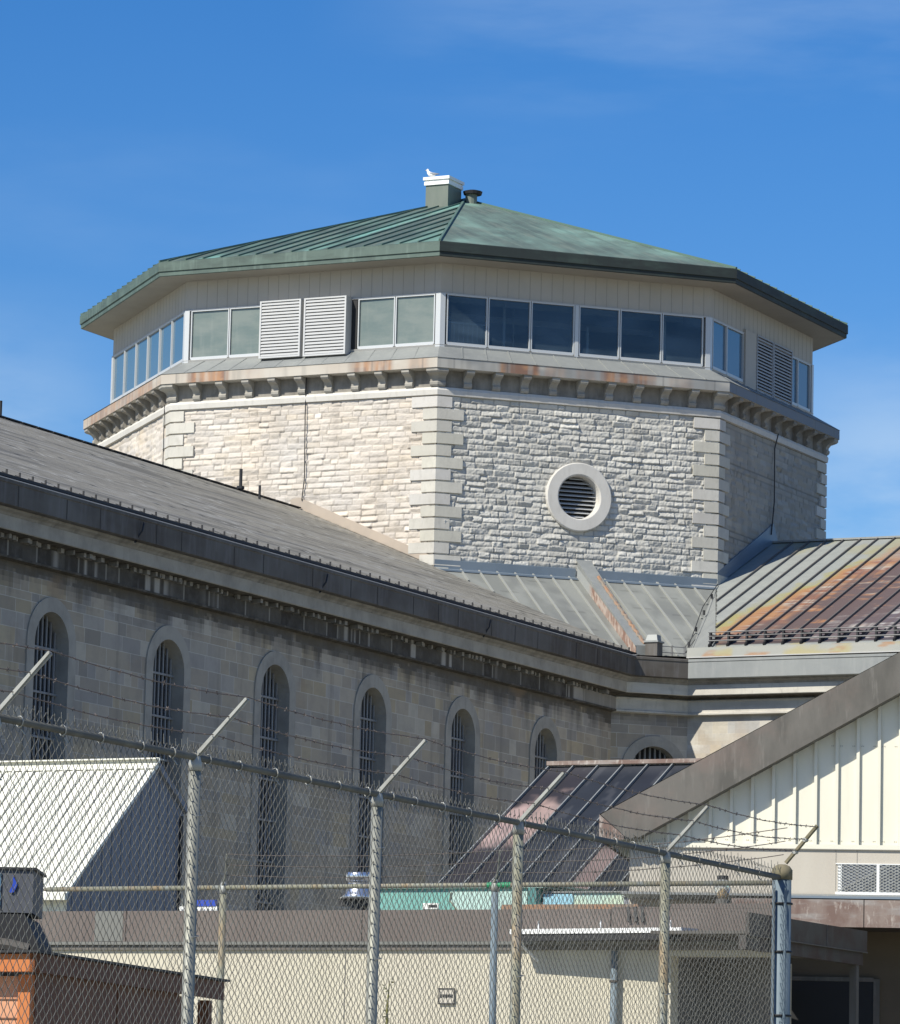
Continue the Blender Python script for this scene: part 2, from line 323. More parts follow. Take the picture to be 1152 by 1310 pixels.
rock_face(0, 20.0, ZS, 14, (.55, .5, .445), .02, step=.045, warm=1.0)
b = MB()
for k in (4, 5, 6, 7):
    b.face([FP(k, -HW, AP, 12), FP(k, HW, AP, 12), FP(k, HW, AP, 23.7), FP(k, -HW, AP, 23.7)])
for k in (0, 1, 2, 3):                       # below the roofs
    b.face([FP(k, -HW, AP - .02, 12), FP(k, HW, AP - .02, 12), FP(k, HW, AP - .02, 17.42 if k else 20.02), FP(k, -HW, AP - .02, 17.42 if k else 20.02)])
b.build('rear_wall', M['sooty'], TW)
# quoins at the corners
for v in (0, 1, 2, 3, 4):
    q = MB(); qc = []; z = ZS - .03; i = 0; zb = 17.6 if v in (2, 3) else 18.6
    while z > zb:
        h = .355; a = (.86, .48) if i % 2 == 0 else (.48, .86)
        bc = np.array((.55, .525, .475)) * random.uniform(.86, 1.06) * np.array((1, 1, random.uniform(.94, 1.03)))
        pr = .075 + random.uniform(-.008, .008); Rn = (AP + pr) / C8
        V0 = ov(v, Rn, 0); k0, k1 = v - 1, v
        n0, e0 = fb(k0); n1, e1 = fb(k1); lens = a
        V0 = np.array(V0)
        P0 = V0 - e0 * lens[0]; P1 = V0 + e1 * lens[1]; Q0 = P0 - n0 * .2; Q1 = P1 - n1 * .2; Vi = np.array(ov(v, (AP - .12) / C8, 0))
        def at_(p, zz): return (p[0], p[1], zz)
        for (A, B, Cc, D) in ((P0, V0, Vi, Q0), (V0, P1, Q1, Vi)):
            c = .018; sgn = 1
            q.hexa([at_(A, z - h + c), at_(B, z - h + c), at_(Cc, z - h), at_(D, z - h), at_(A, z - c), at_(B, z - c), at_(Cc, z), at_(D, z)]); qc += [bc] * 8
        z -= .372; i += 1
    q.build('quoins', M['quoin'], TW, cols=np.array(qc))
# string course, frieze
def ring(mb, prof, ks=range(8), flat=None):
    """prof: list of (apothem, z) swept round the octagon"""
    for k in ks:
        for (a0, z0), (a1, z1) in zip(prof, prof[1:]):
            mb.face([FP(k, -a0 * T8, a0, z0), FP(k, a0 * T8, a0, z0), FP(k, a1 * T8, a1, z1), FP(k, -a1 * T8, a1, z1)])
b = MB(); ring(b, [(AP - .05, 22.93), (AP + .1, 22.95), (AP + .12, 23.1), (AP + .07, 23.19), (AP - .05, 23.2)]); b.build('string_course', M['smooth'], TW)
b = MB(); ring(b, [(AP + .005, 23.15), (AP + .005, 23.75)]); b.build('frieze_band', M['sooty'], TW)
# corbels under the ledge
def corbel_prof(s=1.): return [(0, 23.2), (.11, 23.2), (.15, 23.25), (.16, 23.32), (.12, 23.37), (.13, 23.43), (.19, 23.51), (.28, 23.56), (.36, 23.58), (.41, 23.63), (.41, 23.715), (0, 23.715)]
def corbel(k, t, hw):
    m = MB(); n, e = fb(k)
    poly = [tuple(n * (AP + d) + e * (t - hw)) for d, z in corbel_prof()]; poly = [(p[0], p[1], z) for p, (d, z) in zip(poly, corbel_prof())]
    m.prism(poly, tuple(e * 2 * hw)); return m.build('corbel', M['corbel'] if k in (1, 2) else M['sooty'], TW)
for k in (0, 1, 2, 3):
    for i in range(1, 10):
        corbel(k, -HW + 2 * HW * i / 10, .125)
for v in (0, 1, 2, 3, 4):                    # corner corbels
    m = MB()
    for k, sg in ((v - 1, 1), (v, -1)):
        n, e = fb(k)
        for (d0, z0), (d1, z1) in zip(corbel_prof(), corbel_prof()[1:] + corbel_prof()[:1]):
            A0 = np.array(ov(v, (AP + d0) / C8, 0)); A1 = np.array(ov(v, (AP + d1) / C8, 0))
            B0 = A0 * 0 + n * (AP + d0) + e * sg * (HW - .2); B1 = n * (AP + d1) + e * sg * (HW - .2)
            m.face([(A0[0], A0[1], z0), (B0[0], B0[1], z0), (B1[0], B1[1], z1), (A1[0], A1[1], z1)])
        m.face([tuple((n * (AP + d) + e * sg * (HW - .2))[:2]) + (z,) for d, z in corbel_prof()])
    m.build('corbel', M['corbel'], TW)
# ledge: underside, stained fascia, sloped top
LA = 12.483 * C8; GA = 11.551 * C8
b = MB(); ring(b, [(AP - .1, 23.718), (LA - .03, 23.718), (LA - .03, 23.76)]); b.build('ledge_underside', M['cornice'], TW)
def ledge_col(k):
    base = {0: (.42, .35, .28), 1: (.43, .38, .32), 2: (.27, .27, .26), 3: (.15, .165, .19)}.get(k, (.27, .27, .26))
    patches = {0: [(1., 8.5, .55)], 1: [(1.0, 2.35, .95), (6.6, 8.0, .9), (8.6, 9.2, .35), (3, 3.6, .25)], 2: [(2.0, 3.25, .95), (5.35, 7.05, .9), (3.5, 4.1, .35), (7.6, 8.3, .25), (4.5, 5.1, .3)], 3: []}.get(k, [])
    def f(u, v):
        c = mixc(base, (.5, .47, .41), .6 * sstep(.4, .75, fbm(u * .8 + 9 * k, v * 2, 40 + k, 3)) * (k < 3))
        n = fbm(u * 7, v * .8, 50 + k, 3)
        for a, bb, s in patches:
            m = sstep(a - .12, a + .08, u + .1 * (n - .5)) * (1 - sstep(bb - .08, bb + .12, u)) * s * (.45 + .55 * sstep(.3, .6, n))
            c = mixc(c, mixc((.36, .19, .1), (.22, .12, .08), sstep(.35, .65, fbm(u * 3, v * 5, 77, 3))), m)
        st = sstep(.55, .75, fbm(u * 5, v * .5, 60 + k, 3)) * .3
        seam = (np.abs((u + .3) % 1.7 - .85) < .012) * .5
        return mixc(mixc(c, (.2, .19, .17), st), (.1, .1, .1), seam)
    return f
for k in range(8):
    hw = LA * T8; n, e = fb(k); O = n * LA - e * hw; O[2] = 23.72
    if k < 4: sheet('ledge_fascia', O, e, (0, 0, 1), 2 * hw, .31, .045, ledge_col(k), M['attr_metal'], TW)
    else:
        b = MB(); b.face([FP(k, -hw, LA, 23.72), FP(k, hw, LA, 23.72), FP(k, hw, LA, 24.03), FP(k, -hw, LA, 24.03)]); b.build('ledge_fascia', M['lead'], TW)
    b = MB(); b.face([FP(k, -hw - .01, LA + .02, 24.03), FP(k, hw + .01, LA + .02, 24.03), FP(k, GA * T8, GA - .02, 24.56), FP(k, -GA * T8, GA - .02, 24.56)])
    nrib = 12
    for i in range(1, nrib):
        t = -hw + 2 * hw * i / nrib; t2 = t * .93
        b.bar(FP(k, t, LA + .01, 24.035), FP(k, t2, GA, 24.56), .03, .03 if k == 2 else .012)
    b.build('ledge_slope', M['lead'], TW)
# glazed storey
ZB, ZT = 24.63, 26.16
def pane_set(k, ts, glass):
    for a, c in zip(ts, ts[1:]):
        fr = MB(); w = .034; d = GA
        x0, x1 = a + .012, c - .012
        for (p, q2, z0, z1) in ((x0, x0 + w, ZB - .02, ZT), (x1 - w, x1, ZB - .02, ZT), (x0 + w, x1 - w, ZB - .06, ZB + .045), (x0 + w, x1 - w, ZT - .035, ZT)):
            A = FP(k, p, d - .05, 0); B = FP(k, q2, d - .05, 0); Cc = FP(k, q2, d + .05, 0); D = FP(k, p, d + .05, 0)
            fr.hexa([(D[0], D[1], z0), (Cc[0], Cc[1], z0), (B[0], B[1], z0), (A[0], A[1], z0), (D[0], D[1], z1), (Cc[0], Cc[1], z1), (B[0], B[1], z1), (A[0], A[1], z1)])
        f = fr.build('window', M['alu'], TW)
        gl = MB(); tl = random.uniform(-.006, .006)
        gl.face([FP(k, x0 + w, d - .01 + tl, ZB + .04), FP(k, x1 - w, d - .01 - tl, ZB + .04), FP(k, x1 - w, d - .012 - tl, ZT - .03), FP(k, x0 + w, d - .012 + tl, ZT - .03)])
        gl.build('pane', glass, f)
gt = GA * T8
pane_set(1, [-4.24, -2.87, -1.6], M['glass_green']); pane_set(1, [1.62, 2.9, 4.26], M['glass_green'])
pane_set(2, [-4.24, -2.9, -1.5, -.06], M['glass_clear']); pane_set(2, [.07, 1.43, 2.83, 4.22], M['glass_clear'])
pane_set(0, [-4.3 + 8.6 * i / 6 for i in range(7)], M['glass_sky'])
pane_set(3, [-4.22, -3.05, -1.65], M['glass_sky']); pane_set(3, [2.47, 3.08, 4.2], M['glass_sky'])
for v in range(8):                           # corner posts, middle mullion
    b = MB()
    for k, sg in ((v - 1, 1), (v, -1)):
        A = GA + .06
        P = [FP(k, sg * A * T8, A, 0), FP(k, sg * (A * T8 - .16), A, 0), FP(k, sg * (A * T8 - .16), A - .2, 0), FP(k, sg * (A - .2) * T8, A - .2, 0)]
        b.hexa([(p[0], p[1], ZB - .12) for p in P] + [(p[0], p[1], ZT) for p in P])
    b.build('corner_post', M['alu'], TW)
b = MB(); P = [FP(2, x, d, 0) for x, d in ((-.06, GA + .07), (.06, GA + .07), (.06, GA - .1), (-.06, GA - .1))]
b.hexa([(p[0], p[1], ZB - .08) for p in P] + [(p[0], p[1], ZT) for p in P])
b.build('mullion', M['alu'], TW)
b = MB(); ring(b, [(GA + .03, 24.5), (GA + .07, 24.58), (GA + .02, 24.6)]); ring(b, [(GA + .01, 26.14), (GA + .06, 26.16), (GA + .06, 26.19), (GA + .02, 26.2)]); b.build('sill', M['edge'], TW)
b = MB(); ring(b, [(GA - .08, 24.4), (GA - .08, 26.3)], (4, 5, 6, 7)); b.build('rear_glazing', M['glass_clear'], TW)
b = MB(); b.face([ov(v, GA / C8 - .05, 24.5) for v in range(8)]); b.build('interior_floor', M['interior_dark'], TW)
b = MB(); b.face([ov(v, GA / C8 - .05, 26.62) for v in range(8)]); b.build('interior_ceiling', M['interior'], TW)
for i, (t, d) in enumerate(((-3.6, 9.2), (-1.9, 9.4), (-.9, 7.5), (.9, 9.3), (2.3, 8.6), (3.4, 9.5), (-2.9, 6.5), (1.6, 6.0))):
    b = MB(); b.tube([FP(2, t, d, 24.5), FP(2, t, d, 26.62 if i % 3 else 25.8)], .05 if i % 2 else .025, 8); b.build('interior_post', M['interior'], TW)
b = MB(); b.tube([FP(2, -4, 9.9, 25.45), FP(2, -2.6, 9.9, 25.45)], .03, 6)
for i in range(10): b.tube([FP(2, -4 + i * .15, 9.9, 24.5), FP(2, -4 + i * .15, 9.9, 25.45)], .012, 5)
b.tube([FP(2, -2.65, 9.9, 24.5), FP(2, -2.65, 9.9, 25.6)], .04, 6); b.build('interior_railing', M['interior'], TW)
b = MB(); 
for d in (8.2, 5.6): b.bar(FP(2, -4.5, d, 26.5), FP(2, 4.5, d, 26.5), .25, .2)
b.build('ceiling_beams', M['interior'], TW)
# boarded band above the glass
b = MB(); ring(b, [(GA + .02, 26.16), (GA + .02, 27.1)]); b.build('upper_wall_panel', M['panel'], TW)
for k in range(4):
    b = MB(); t = -gt + .36
    while t < gt - .1:
        P = [FP(k, t + x, GA + d, 0) for x, d in ((-.008, .024), (.008, .024), (.008, .0), (-.008, .0))]
        b.hexa([(p[0], p[1], 26.2) for p in P] + [(p[0], p[1], 27.08) for p in P]); t += .36
    pj = b.build('panel_joints', M['groove'], TW)
# louvre boxes
def louvres(k, t0, t1, z0, z1, d1, bm, nm='louvre_box'):
    m = MB(); n, e = fb(k)
    def bx(a, c, da, db, za, zb):
        P = [FP(k, a, db, 0), FP(k, c, db, 0), FP(k, c, da, 0), FP(k, a, da, 0)]; m.hexa([(p[0], p[1], za) for p in P] + [(p[0], p[1], zb) for p in P])
    D = GA + d1
    m.cur = 1; bx(t0 + .02, t1 - .02, GA - .05, D - .12, z0 + .02, z1 - .02)
    m.cur = 0; w = .055
    bx(t0, t0 + w, GA, D, z0, z1); bx(t1 - w, t1, GA, D, z0, z1); bx(t0 + w, t1 - w, GA, D, z1 - .045, z1); bx(t0 + w, t1 - w, GA, D, z0, z0 + .05)
    ns = 17; hh = (z1 - z0 - .1) / ns
    for i in range(ns):
        zc = z0 + .05 + hh * (i + .5)
        A = FP(k, t0 + w, D - .1, zc + .035); B = FP(k, t1 - w, D - .1, zc + .035); Cc = FP(k, t1 - w, D - .012, zc - .04); Dd = FP(k, t0 + w, D - .012, zc - .04)
        up = lambda p: (p[0], p[1], p[2] + .045)
        m.hexa([Dd, Cc, B, A, up(Dd), up(Cc), up(B), up(A)])
    return m.build(nm, [bm, M['louvre_in']], TW)
louvres(1, -1.6, -.17, 24.42, 26.22, .42, M['louvre']); louvres(1, -.06, 1.4, 24.4, 26.22, .42, M['louvre'])
louvres(3, -.68, .72 - .0, 24.42, 26.3, .12, M['louvre_grey']); louvres(3, .76, 2.4, 24.42, 26.3, .12, M['louvre_grey'])
for (k, a, c, d0, d1, z0, z1) in ((1, 1.405, 1.6, GA - .02, GA + .03, 24.5, 26.2), (3, -1.62, -.7, GA - .02, GA + .1, 24.42, 26.3)):
    b = MB(); P = [FP(k, a, d1, 0), FP(k, c, d1, 0), FP(k, c, d0, 0), FP(k, a, d0, 0)]; b.hexa([(p[0], p[1], z0) for p in P] + [(p[0], p[1], z1) for p in P]); b.build('blank_panel', M['panel'] if k == 3 else M['dark'], TW)
# soffit, eave fascia, roof
EA = 12.7055 * C8
b = MB(); ring(b, [(GA, 27.1), (EA - .06, 27.1)]); b.build('soffit', M['soffit'], TW)
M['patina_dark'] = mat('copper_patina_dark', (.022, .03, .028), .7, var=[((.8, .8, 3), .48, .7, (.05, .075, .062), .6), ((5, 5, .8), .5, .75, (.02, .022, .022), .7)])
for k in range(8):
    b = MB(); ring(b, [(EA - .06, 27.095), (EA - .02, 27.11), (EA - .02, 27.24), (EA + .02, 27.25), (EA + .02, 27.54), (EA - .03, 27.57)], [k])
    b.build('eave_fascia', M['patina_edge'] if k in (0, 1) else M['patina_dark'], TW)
ZE, ZA = 27.555, 31.62
def roof_col(k):
    def f(u, v):                              # u across, v up the slope
        pan = np.floor((u + 100.3) / .62); pn = _hash(pan, pan * 0 + k, 5)
        if k == 2: pn = pn * .1 + .45
        n = fbm(u * 2.2, v * .5, 90 + k, 4) if k != 2 else .12 + .62 * fbm(u * 1.5 - v * .5, v * .8, 90, 5); n2 = fbm(u * .5, v * .35, 95 + k, 3)
        dark = (.075, .105, .088); green = (.13, .235, .19); bright = (.17, .36, .31); tan = (.2, .23, .18)
        if k == 2: dark = (.1, .13, .105); green = (.155, .23, .185); bright = (.2, .32, .26)
        c = mixc(dark, green, sstep(.3, .65, n * .6 + n2 * .4 + .25 * (pn - .5)))
        c = mixc(c, bright, sstep(.52, .72, n2 + .35 * (pn - .5)) * sstep(.35, .6, n) * .8)
        c = mixc(c, tan, .4 * sstep(.55, .75, fbm(u * 6, v * .8, 99 + k, 3)))
        st = (np.abs((v + pn * 3) % 2.6 - 1.3) < .02) * .25
        if k == 2: st = st + (np.abs((u + 100.3) / .62 - np.round((u + 100.3) / .62)) < .06) * .16 + .3 * sstep(.58, .75, fbm(u * 4, v * .6, 191, 3))
        return mixc(c, (.05, .07, .06), st)
    return f
for k in range(8):
    n, e = fb(k); hw = EA * T8; SL = math.hypot(EA, ZA - ZE)
    up = np.array([-n[0] * EA, -n[1] * EA, ZA - ZE]) / SL
    step = .1 if k in (1, 2) else .25
    nu, nv = int(2 * hw / step), int(SL / step)
    vv = np.linspace(0, SL - .01, nv); ss = np.linspace(-1, 1, nu); s_, v_ = np.meshgrid(ss, vv, indexing='ij')
    u_ = s_ * hw * (1 - v_ / SL)
    P = (n * EA)[None, None] + u_[..., None] * e + v_[..., None] * up; P[..., 2] = ZE + v_ * up[2]
    npmesh('roof', P.reshape(-1, 3), gridfaces(nu, nv), roof_col(k)(u_, v_).reshape(-1, 3), M['patina'], TW)
    m = MB(); t = -hw + .31
    while t < hw:
        vm = SL * (1 - abs(t) / hw)
        if vm > .3:
            A = n * EA + e * t; B = A + up * vm
            hgt = .055 if k != 2 else .004
            m.bar((A[0], A[1], ZE + (.02 if k != 2 else .0)), (B[0], B[1], ZE + vm * up[2] + (.02 if k != 2 else .0)), .035 if k != 2 else .014, hgt, (0, 0, 1))
        t += .62
    m.build('roof_seam', M['seam_green'] if k != 2 else M['seam_light'], TW)
m = MB()
for v in range(8): m.bar(ov(v, EA / C8, ZE + .03), (0, 0, ZA + .03), .07, .06)
m.build('hip_cap', M['seam_green'], TW)
# round vent
n, e = fb(2); m = MB(); Nn = 48; zc = 20.13
def circ(r, d, i): a = 2 * math.pi * i / Nn; return FP(2, r * math.cos(a), d, zc + r * math.sin(a))
for i in range(Nn):
    for (r0, d0), (r1, d1) in (((1.06, AP - .05), (1.06, AP + .13)), ((1.06, AP + .13), (1.03, AP + .16)), ((1.03, AP + .16), (.71, AP + .16)), ((.71, AP + .16), (.67, AP + .13)), ((.67, AP + .13), (.64, AP - .35))):
        m.face([circ(r0, d0, i), circ(r0, d0, i + 1), circ(r1, d1, i + 1), circ(r1, d1, i)])
ocu = m.build('round_vent', M['smooth'], TW)
m = MB(); m.face([circ(.66, AP - .34, i) for i in range(Nn)]); m.build('vent_opening', M['dark'], ocu)
m = MB()
for i in range(10):
    zz = zc - .57 + i * .13; h = math.sqrt(max(0, .64 ** 2 - (zz - zc) ** 2))
    if h < .1: continue
    A = FP(2, -h, AP - .27, zz + .04); B = FP(2, h, AP - .27, zz + .04); Cc = FP(2, h, AP - .13, zz - .03); D = FP(2, -h, AP - .13, zz - .03)
    up_ = lambda p: (p[0], p[1], p[2] + .018)
    m.hexa([D, Cc, B, A, up_(D), up_(Cc), up_(B), up_(A)])
m.build('louvre_blade', M['louvre'], ocu)
# flashings at the wall foot
b = MB()
for (a, c) in ((-HW, -.05), (.62, HW)):
    P = [FP(2, a, AP + .09, 17.92), FP(2, c, AP + .09, 17.92), FP(2, c, AP + .06, 17.6), FP(2, a, AP + .06, 17.6)]
    b.face(P); b.face([FP(2, a, AP - .02, 17.95), FP(2, c, AP - .02, 17.95), P[1], P[0]])
    b.hexa([FP(2, a, AP + .28, 17.56), FP(2, c, AP + .28, 17.56), FP(2, c, AP + .0, 17.62), FP(2, a, AP + .0, 17.62), FP(2, a, AP + .28, 17.61), FP(2, c, AP + .28, 17.61), FP(2, c, AP + .0, 17.68), FP(2, a, AP + .0, 17.68)])
b.build('wall_flashing', M['flash'], TW)
b = MB(); b.prism([(HW + .05, -AP - .07, 17.72), (0, -AP - .07, 19.66), (-.3, -AP - .07, 19.6), (-.3, -AP - .07, 19.95), (0, -AP - .07, 20.0), (HW + .02, -AP - .07, 18.0)], (0, .1, 0)); b.build('wall_flashing', M['tan_flash'], TW, label='tan flashing where the slate roof meets the tower')
b = MB(); b.prism([(AP + .07, -HW - .05, 17.72), (AP + .07, -.6, 19.45), (AP + .07, .5, 19.6), (AP + .07, 0, 20.3), (AP + .07, -.7, 19.95), (AP + .07, -HW, 18.15)], (-.1, 0, 0)); b.build('wall_flashing', M['flash'], TW)
# lightning conductors
m = MB(); m.tube([FP(1, .14, AP + .09, 23.9), FP(1, .14, AP + .1, 22.5), FP(1, .17, AP + .09, 20.6), FP(1, .1, AP + .09, 19.9)], .017, 5); m.build('lightning_cable', M['black'], TW)
m = MB(); m.tube([FP(3, .12, AP + .14, 23.2), FP(3, -.05, AP + .09, 22.7), FP(3, -.05, AP + .1, 21.), FP(3, -.25, AP + .09, 19.9)], .02, 5); m.build('lightning_cable', M['black'], TW)
m = MB(); m.tube([FP(0, 4.1, AP + .12, 23.2), FP(0, 4.1, AP + .1, 19)], .015, 5); m.build('lightning_cable', M['black'], TW)
# chimney and cowl on the roof
CH = thing('roof_chimney', 'square green metal chimney with white cap at the tip of the tower roof', 'chimney', FT)
b = MB(); b.box(-.69, .13, -1.55, -.55, 30.6, 31.83); b.build('shaft', M['chim'], CH)
b = MB(); b.box(-.73, .17, -1.6, -.5, 31.83, 31.95); b.box(-.71, .15, -1.58, -.52, 31.95, 32.0); b.box(-.76, .2, -1.63, -.47, 32.0, 32.1); b.build('cap', M['white'], CH)
CW = thing('roof_cowl', 'small dark round cowl beside the green metal chimney', 'vent', FT)
b = MB(); b.tube([(.45, -.45, 31.2), (.45, -.45, 31.7)], .2, 14); b.build('pipe', M['chim'], CW)
b = MB(); b.tube([(.5, -.45, 31.66), (.5, -.45, 31.76), (.5, -.45, 31.8)], [.3, .33, .2], 14); b.build('cowl_cap', M['black'], CW)
# gull on the chimney
def ellip(m, c, r, rot=0, n=8, k=12):
    base = []; cr, sr = math.cos(rot), math.sin(rot)
    rows = []
    for i in range(n + 1):
        a = -math.pi / 2 + math.pi * i / n; row = []
        for j in range(k):
            b_ = 2 * math.pi * j / k; x = r[0] * math.sin(a); y = r[1] * math.cos(a) * math.cos(b_); z = r[2] * math.cos(a) * math.sin(b_)
            row.append((c[0] + x * cr - z * sr, c[1] + y, c[2] + x * sr + z * cr))
        rows.append(row)
    for i in range(n):
        for j in range(k): m.face([rows[i][j], rows[i][(j + 1) % k], rows[i + 1][(j + 1) % k], rows[i + 1][j]])
GB = thing('gull', 'white gull sitting on the white chimney cap', 'bird', FT)
m = MB(); m.tube([(-.36, -1.5, 32.18), (-.42, -1.5, 32.19), (-.5, -1.5, 32.2), (-.58, -1.5, 32.23), (-.63, -1.5, 32.28), (-.65, -1.5, 32.33), (-.66, -1.5, 32.37), (-.665, -1.5, 32.4)], [.012, .045, .075, .078, .055, .04, .045, .02], 10); m.build('body', M['bird'], GB, True)
m = MB(); m.tube([(-.22, -1.5, 32.2), (-.4, -1.46, 32.215), (-.56, -1.44, 32.25)], [.006, .035, .02], 8); m.tube([(-.22, -1.52, 32.2), (-.4, -1.55, 32.215), (-.56, -1.57, 32.25)], [.006, .035, .02], 8); m.build('wings', M['birdg'], GB, True)
m = MB(); m.tube([(-.69, -1.5, 32.37), (-.75, -1.5, 32.355)], [.014, .003], 6); m.build('beak', M['beak'], GB)
m = MB(); m.tube([(-.5, -1.48, 32.1), (-.5, -1.48, 32.18)], .006, 5); m.tube([(-.5, -1.53, 32.1), (-.5, -1.53, 32.18)], .006, 5); m.build('legs', M['beak'], GB)

# ================================================================= CELL BLOCK WINGS (p along +x, q = -y)
SLP, KR = .4219, 19.66                       # roof slope and ridge height
LIP_L, LIP_R, LIP_D = 11.8, 11.15, 24.11 / math.sqrt(2)
QEND, PEND = 60., 45.
def path(o):                                 # polyline of the outline moved inward by o, as (x, y)
    a, c, d = LIP_L - o, LIP_R - o, (LIP_D - o) * math.sqrt(2)
    return [(a, -QEND), (a, -(d - a)), (d - c, -c), (PEND, -c)]
def sweep(mb, prof, seg):                    # prof: (offset, z); seg: which leg of the outline
    for (o0, z0), (o1, z1) in zip(prof, prof[1:]):
        A, B = path(o0), path(o1)
        for i in seg: mb.face([(*A[i], z0), (*A[i + 1], z0), (*B[i + 1], z1), (*B[i], z1)])
SW = thing('south_cell_block', 'long stone cell block with arched barred windows under grey slate roof', 'building', FT)
CB = thing('corner_bay', 'stone bay in the inside corner with grey sheet metal roof and arched window', 'building', FT)
EW = thing('east_cell_block', 'stone wing with rusty standing seam metal roof beside the tower', 'building', FT)
P_FAS = [(.42, 14.72), (.03, 14.66), (0, 14.64), (0, 14.58), (.02, 14.56), (.02, 14.1), (.06, 14.08), (.2, 14.08)]
P_CYM = [(.2, 14.09), (.22, 14.03), (.3, 13.99), (.34, 13.93)]
P_COR = [(.34, 13.93), (.335, 13.92), (.335, 13.64), (.36, 13.62)]
P_REC = [(.36, 13.62), (.74, 13.6), (.78, 13.55)]
P_FRZ = [(.78, 13.55), (.72, 13.52), (.72, 13.5), (.76, 13.49), (.76, 13.17), (.72, 13.15), (.72, 13.1), (.92, 13.08)]
for th, sg in ((SW, [0]), (CB, [1]), (EW, [2])):
    m = MB(); sweep(m, P_FAS, sg); m.build('gutter', M['gutter'] if th is not EW else M['lead'], th)
    m = MB(); sweep(m, P_CYM, sg); m.build('cornice_moulding', M['sooty'], th)
    m = MB(); sweep(m, P_COR, sg); m.build('cornice_band', M['cornice'] if th is not SW else M['surround'], th)
    m = MB(); sweep(m, P_REC, sg); m.build('cornice_recess', M['soot'], th)
    if th is not SW: m = MB(); sweep(m, P_FRZ, sg); m.build('frieze', M['cornice'], th)
# the south block's frieze: black with soot, pale runs, broken dentils
m = MB(); sweep(m, [(.78, 13.6), (.78, 13.5)], [0]); sweep(m, [(.72, 13.15), (.72, 13.1), (.92, 13.08)], [0]); m.build('frieze_edge', M['soot'], SW)
def frz_col(u, v):
    q = QEND - u; stone = np.floor(q / .62); pn = _hash(stone, stone * 0, 8)
    c = mixc((.05, .045, .04), (.1, .092, .08), pn)
    run = sstep(.55, .72, fbm(q * 4.5, v * .3, 31, 3)) * sstep(.42, .6, fbm(q * .22, v * 0 + 4, 33, 2))
    c = mixc(c, (.36, .34, .31), run); clean = sstep(15.5, 13.6, q)
    c = mixc(c, (.3, .28, .25), clean * .85)
    j = (np.abs(q / .62 - np.round(q / .62)) < .018); return mixc(c, (.36, .34, .3), j * .7)
sheet('frieze', (LIP_L - .745, -QEND, 13.15), (0, 1, 0), (0, 0, 1), QEND + path(.745)[1][1], .37, .05, frz_col, M['ashlar'], SW)
q = 12.9; r = random.Random(3)
while q < 52:
    if r.random() < .72:
        w = r.uniform(.05, .16); m = MB(); m.box(LIP_L - .77, LIP_L - r.uniform(.5, .68), -q - w, -q, 13.5, 13.6); m.build('dentil', M['sooty'], SW)
    q += r.uniform(.16, .34)
# aprons that close the eaves down to the gutters
m = MB(); m.face([(11.42, -QEND, 14.84), (11.42, -11.4, 14.84), (11.42, -11.4, 14.7), (11.42, -QEND, 14.7)]); m.build('eave_board', M['black'], SW)
def apr(u, v):
    c = mixc((.27, .28, .255), (.33, .32, .28), fbm(u * 1.5, v * 3, 141, 3)); c = mixc(c, (.34, .29, .12), sstep(.5, .65, fbm(u * .9, v * 2, 142, 3)) * .7)
    c = mixc(c, (.32, .17, .08), sstep(.62, .72, fbm(u * 1.3, v * 4, 143, 3)) * .8); return mixc(c, (.5, .5, .48), (v > .33) * .0)
m = MB(); m.box(12.9, PEND, -LIP_R + .1, -LIP_R + .5, 14.6, 14.7); m.build('eave_board', M['lead'], EW)
sheet('eave_apron', (12.9, -LIP_R + .02, 14.72), (1, 0, 0), (0, .12, .99), 12, .28, .05, apr, M['attr_metal'], EW)
m = MB(); m.box(12.9, PEND, -LIP_R - .01, -LIP_R + .05, 14.69, 14.72); m.build('eave_strip', M['edge'], EW)
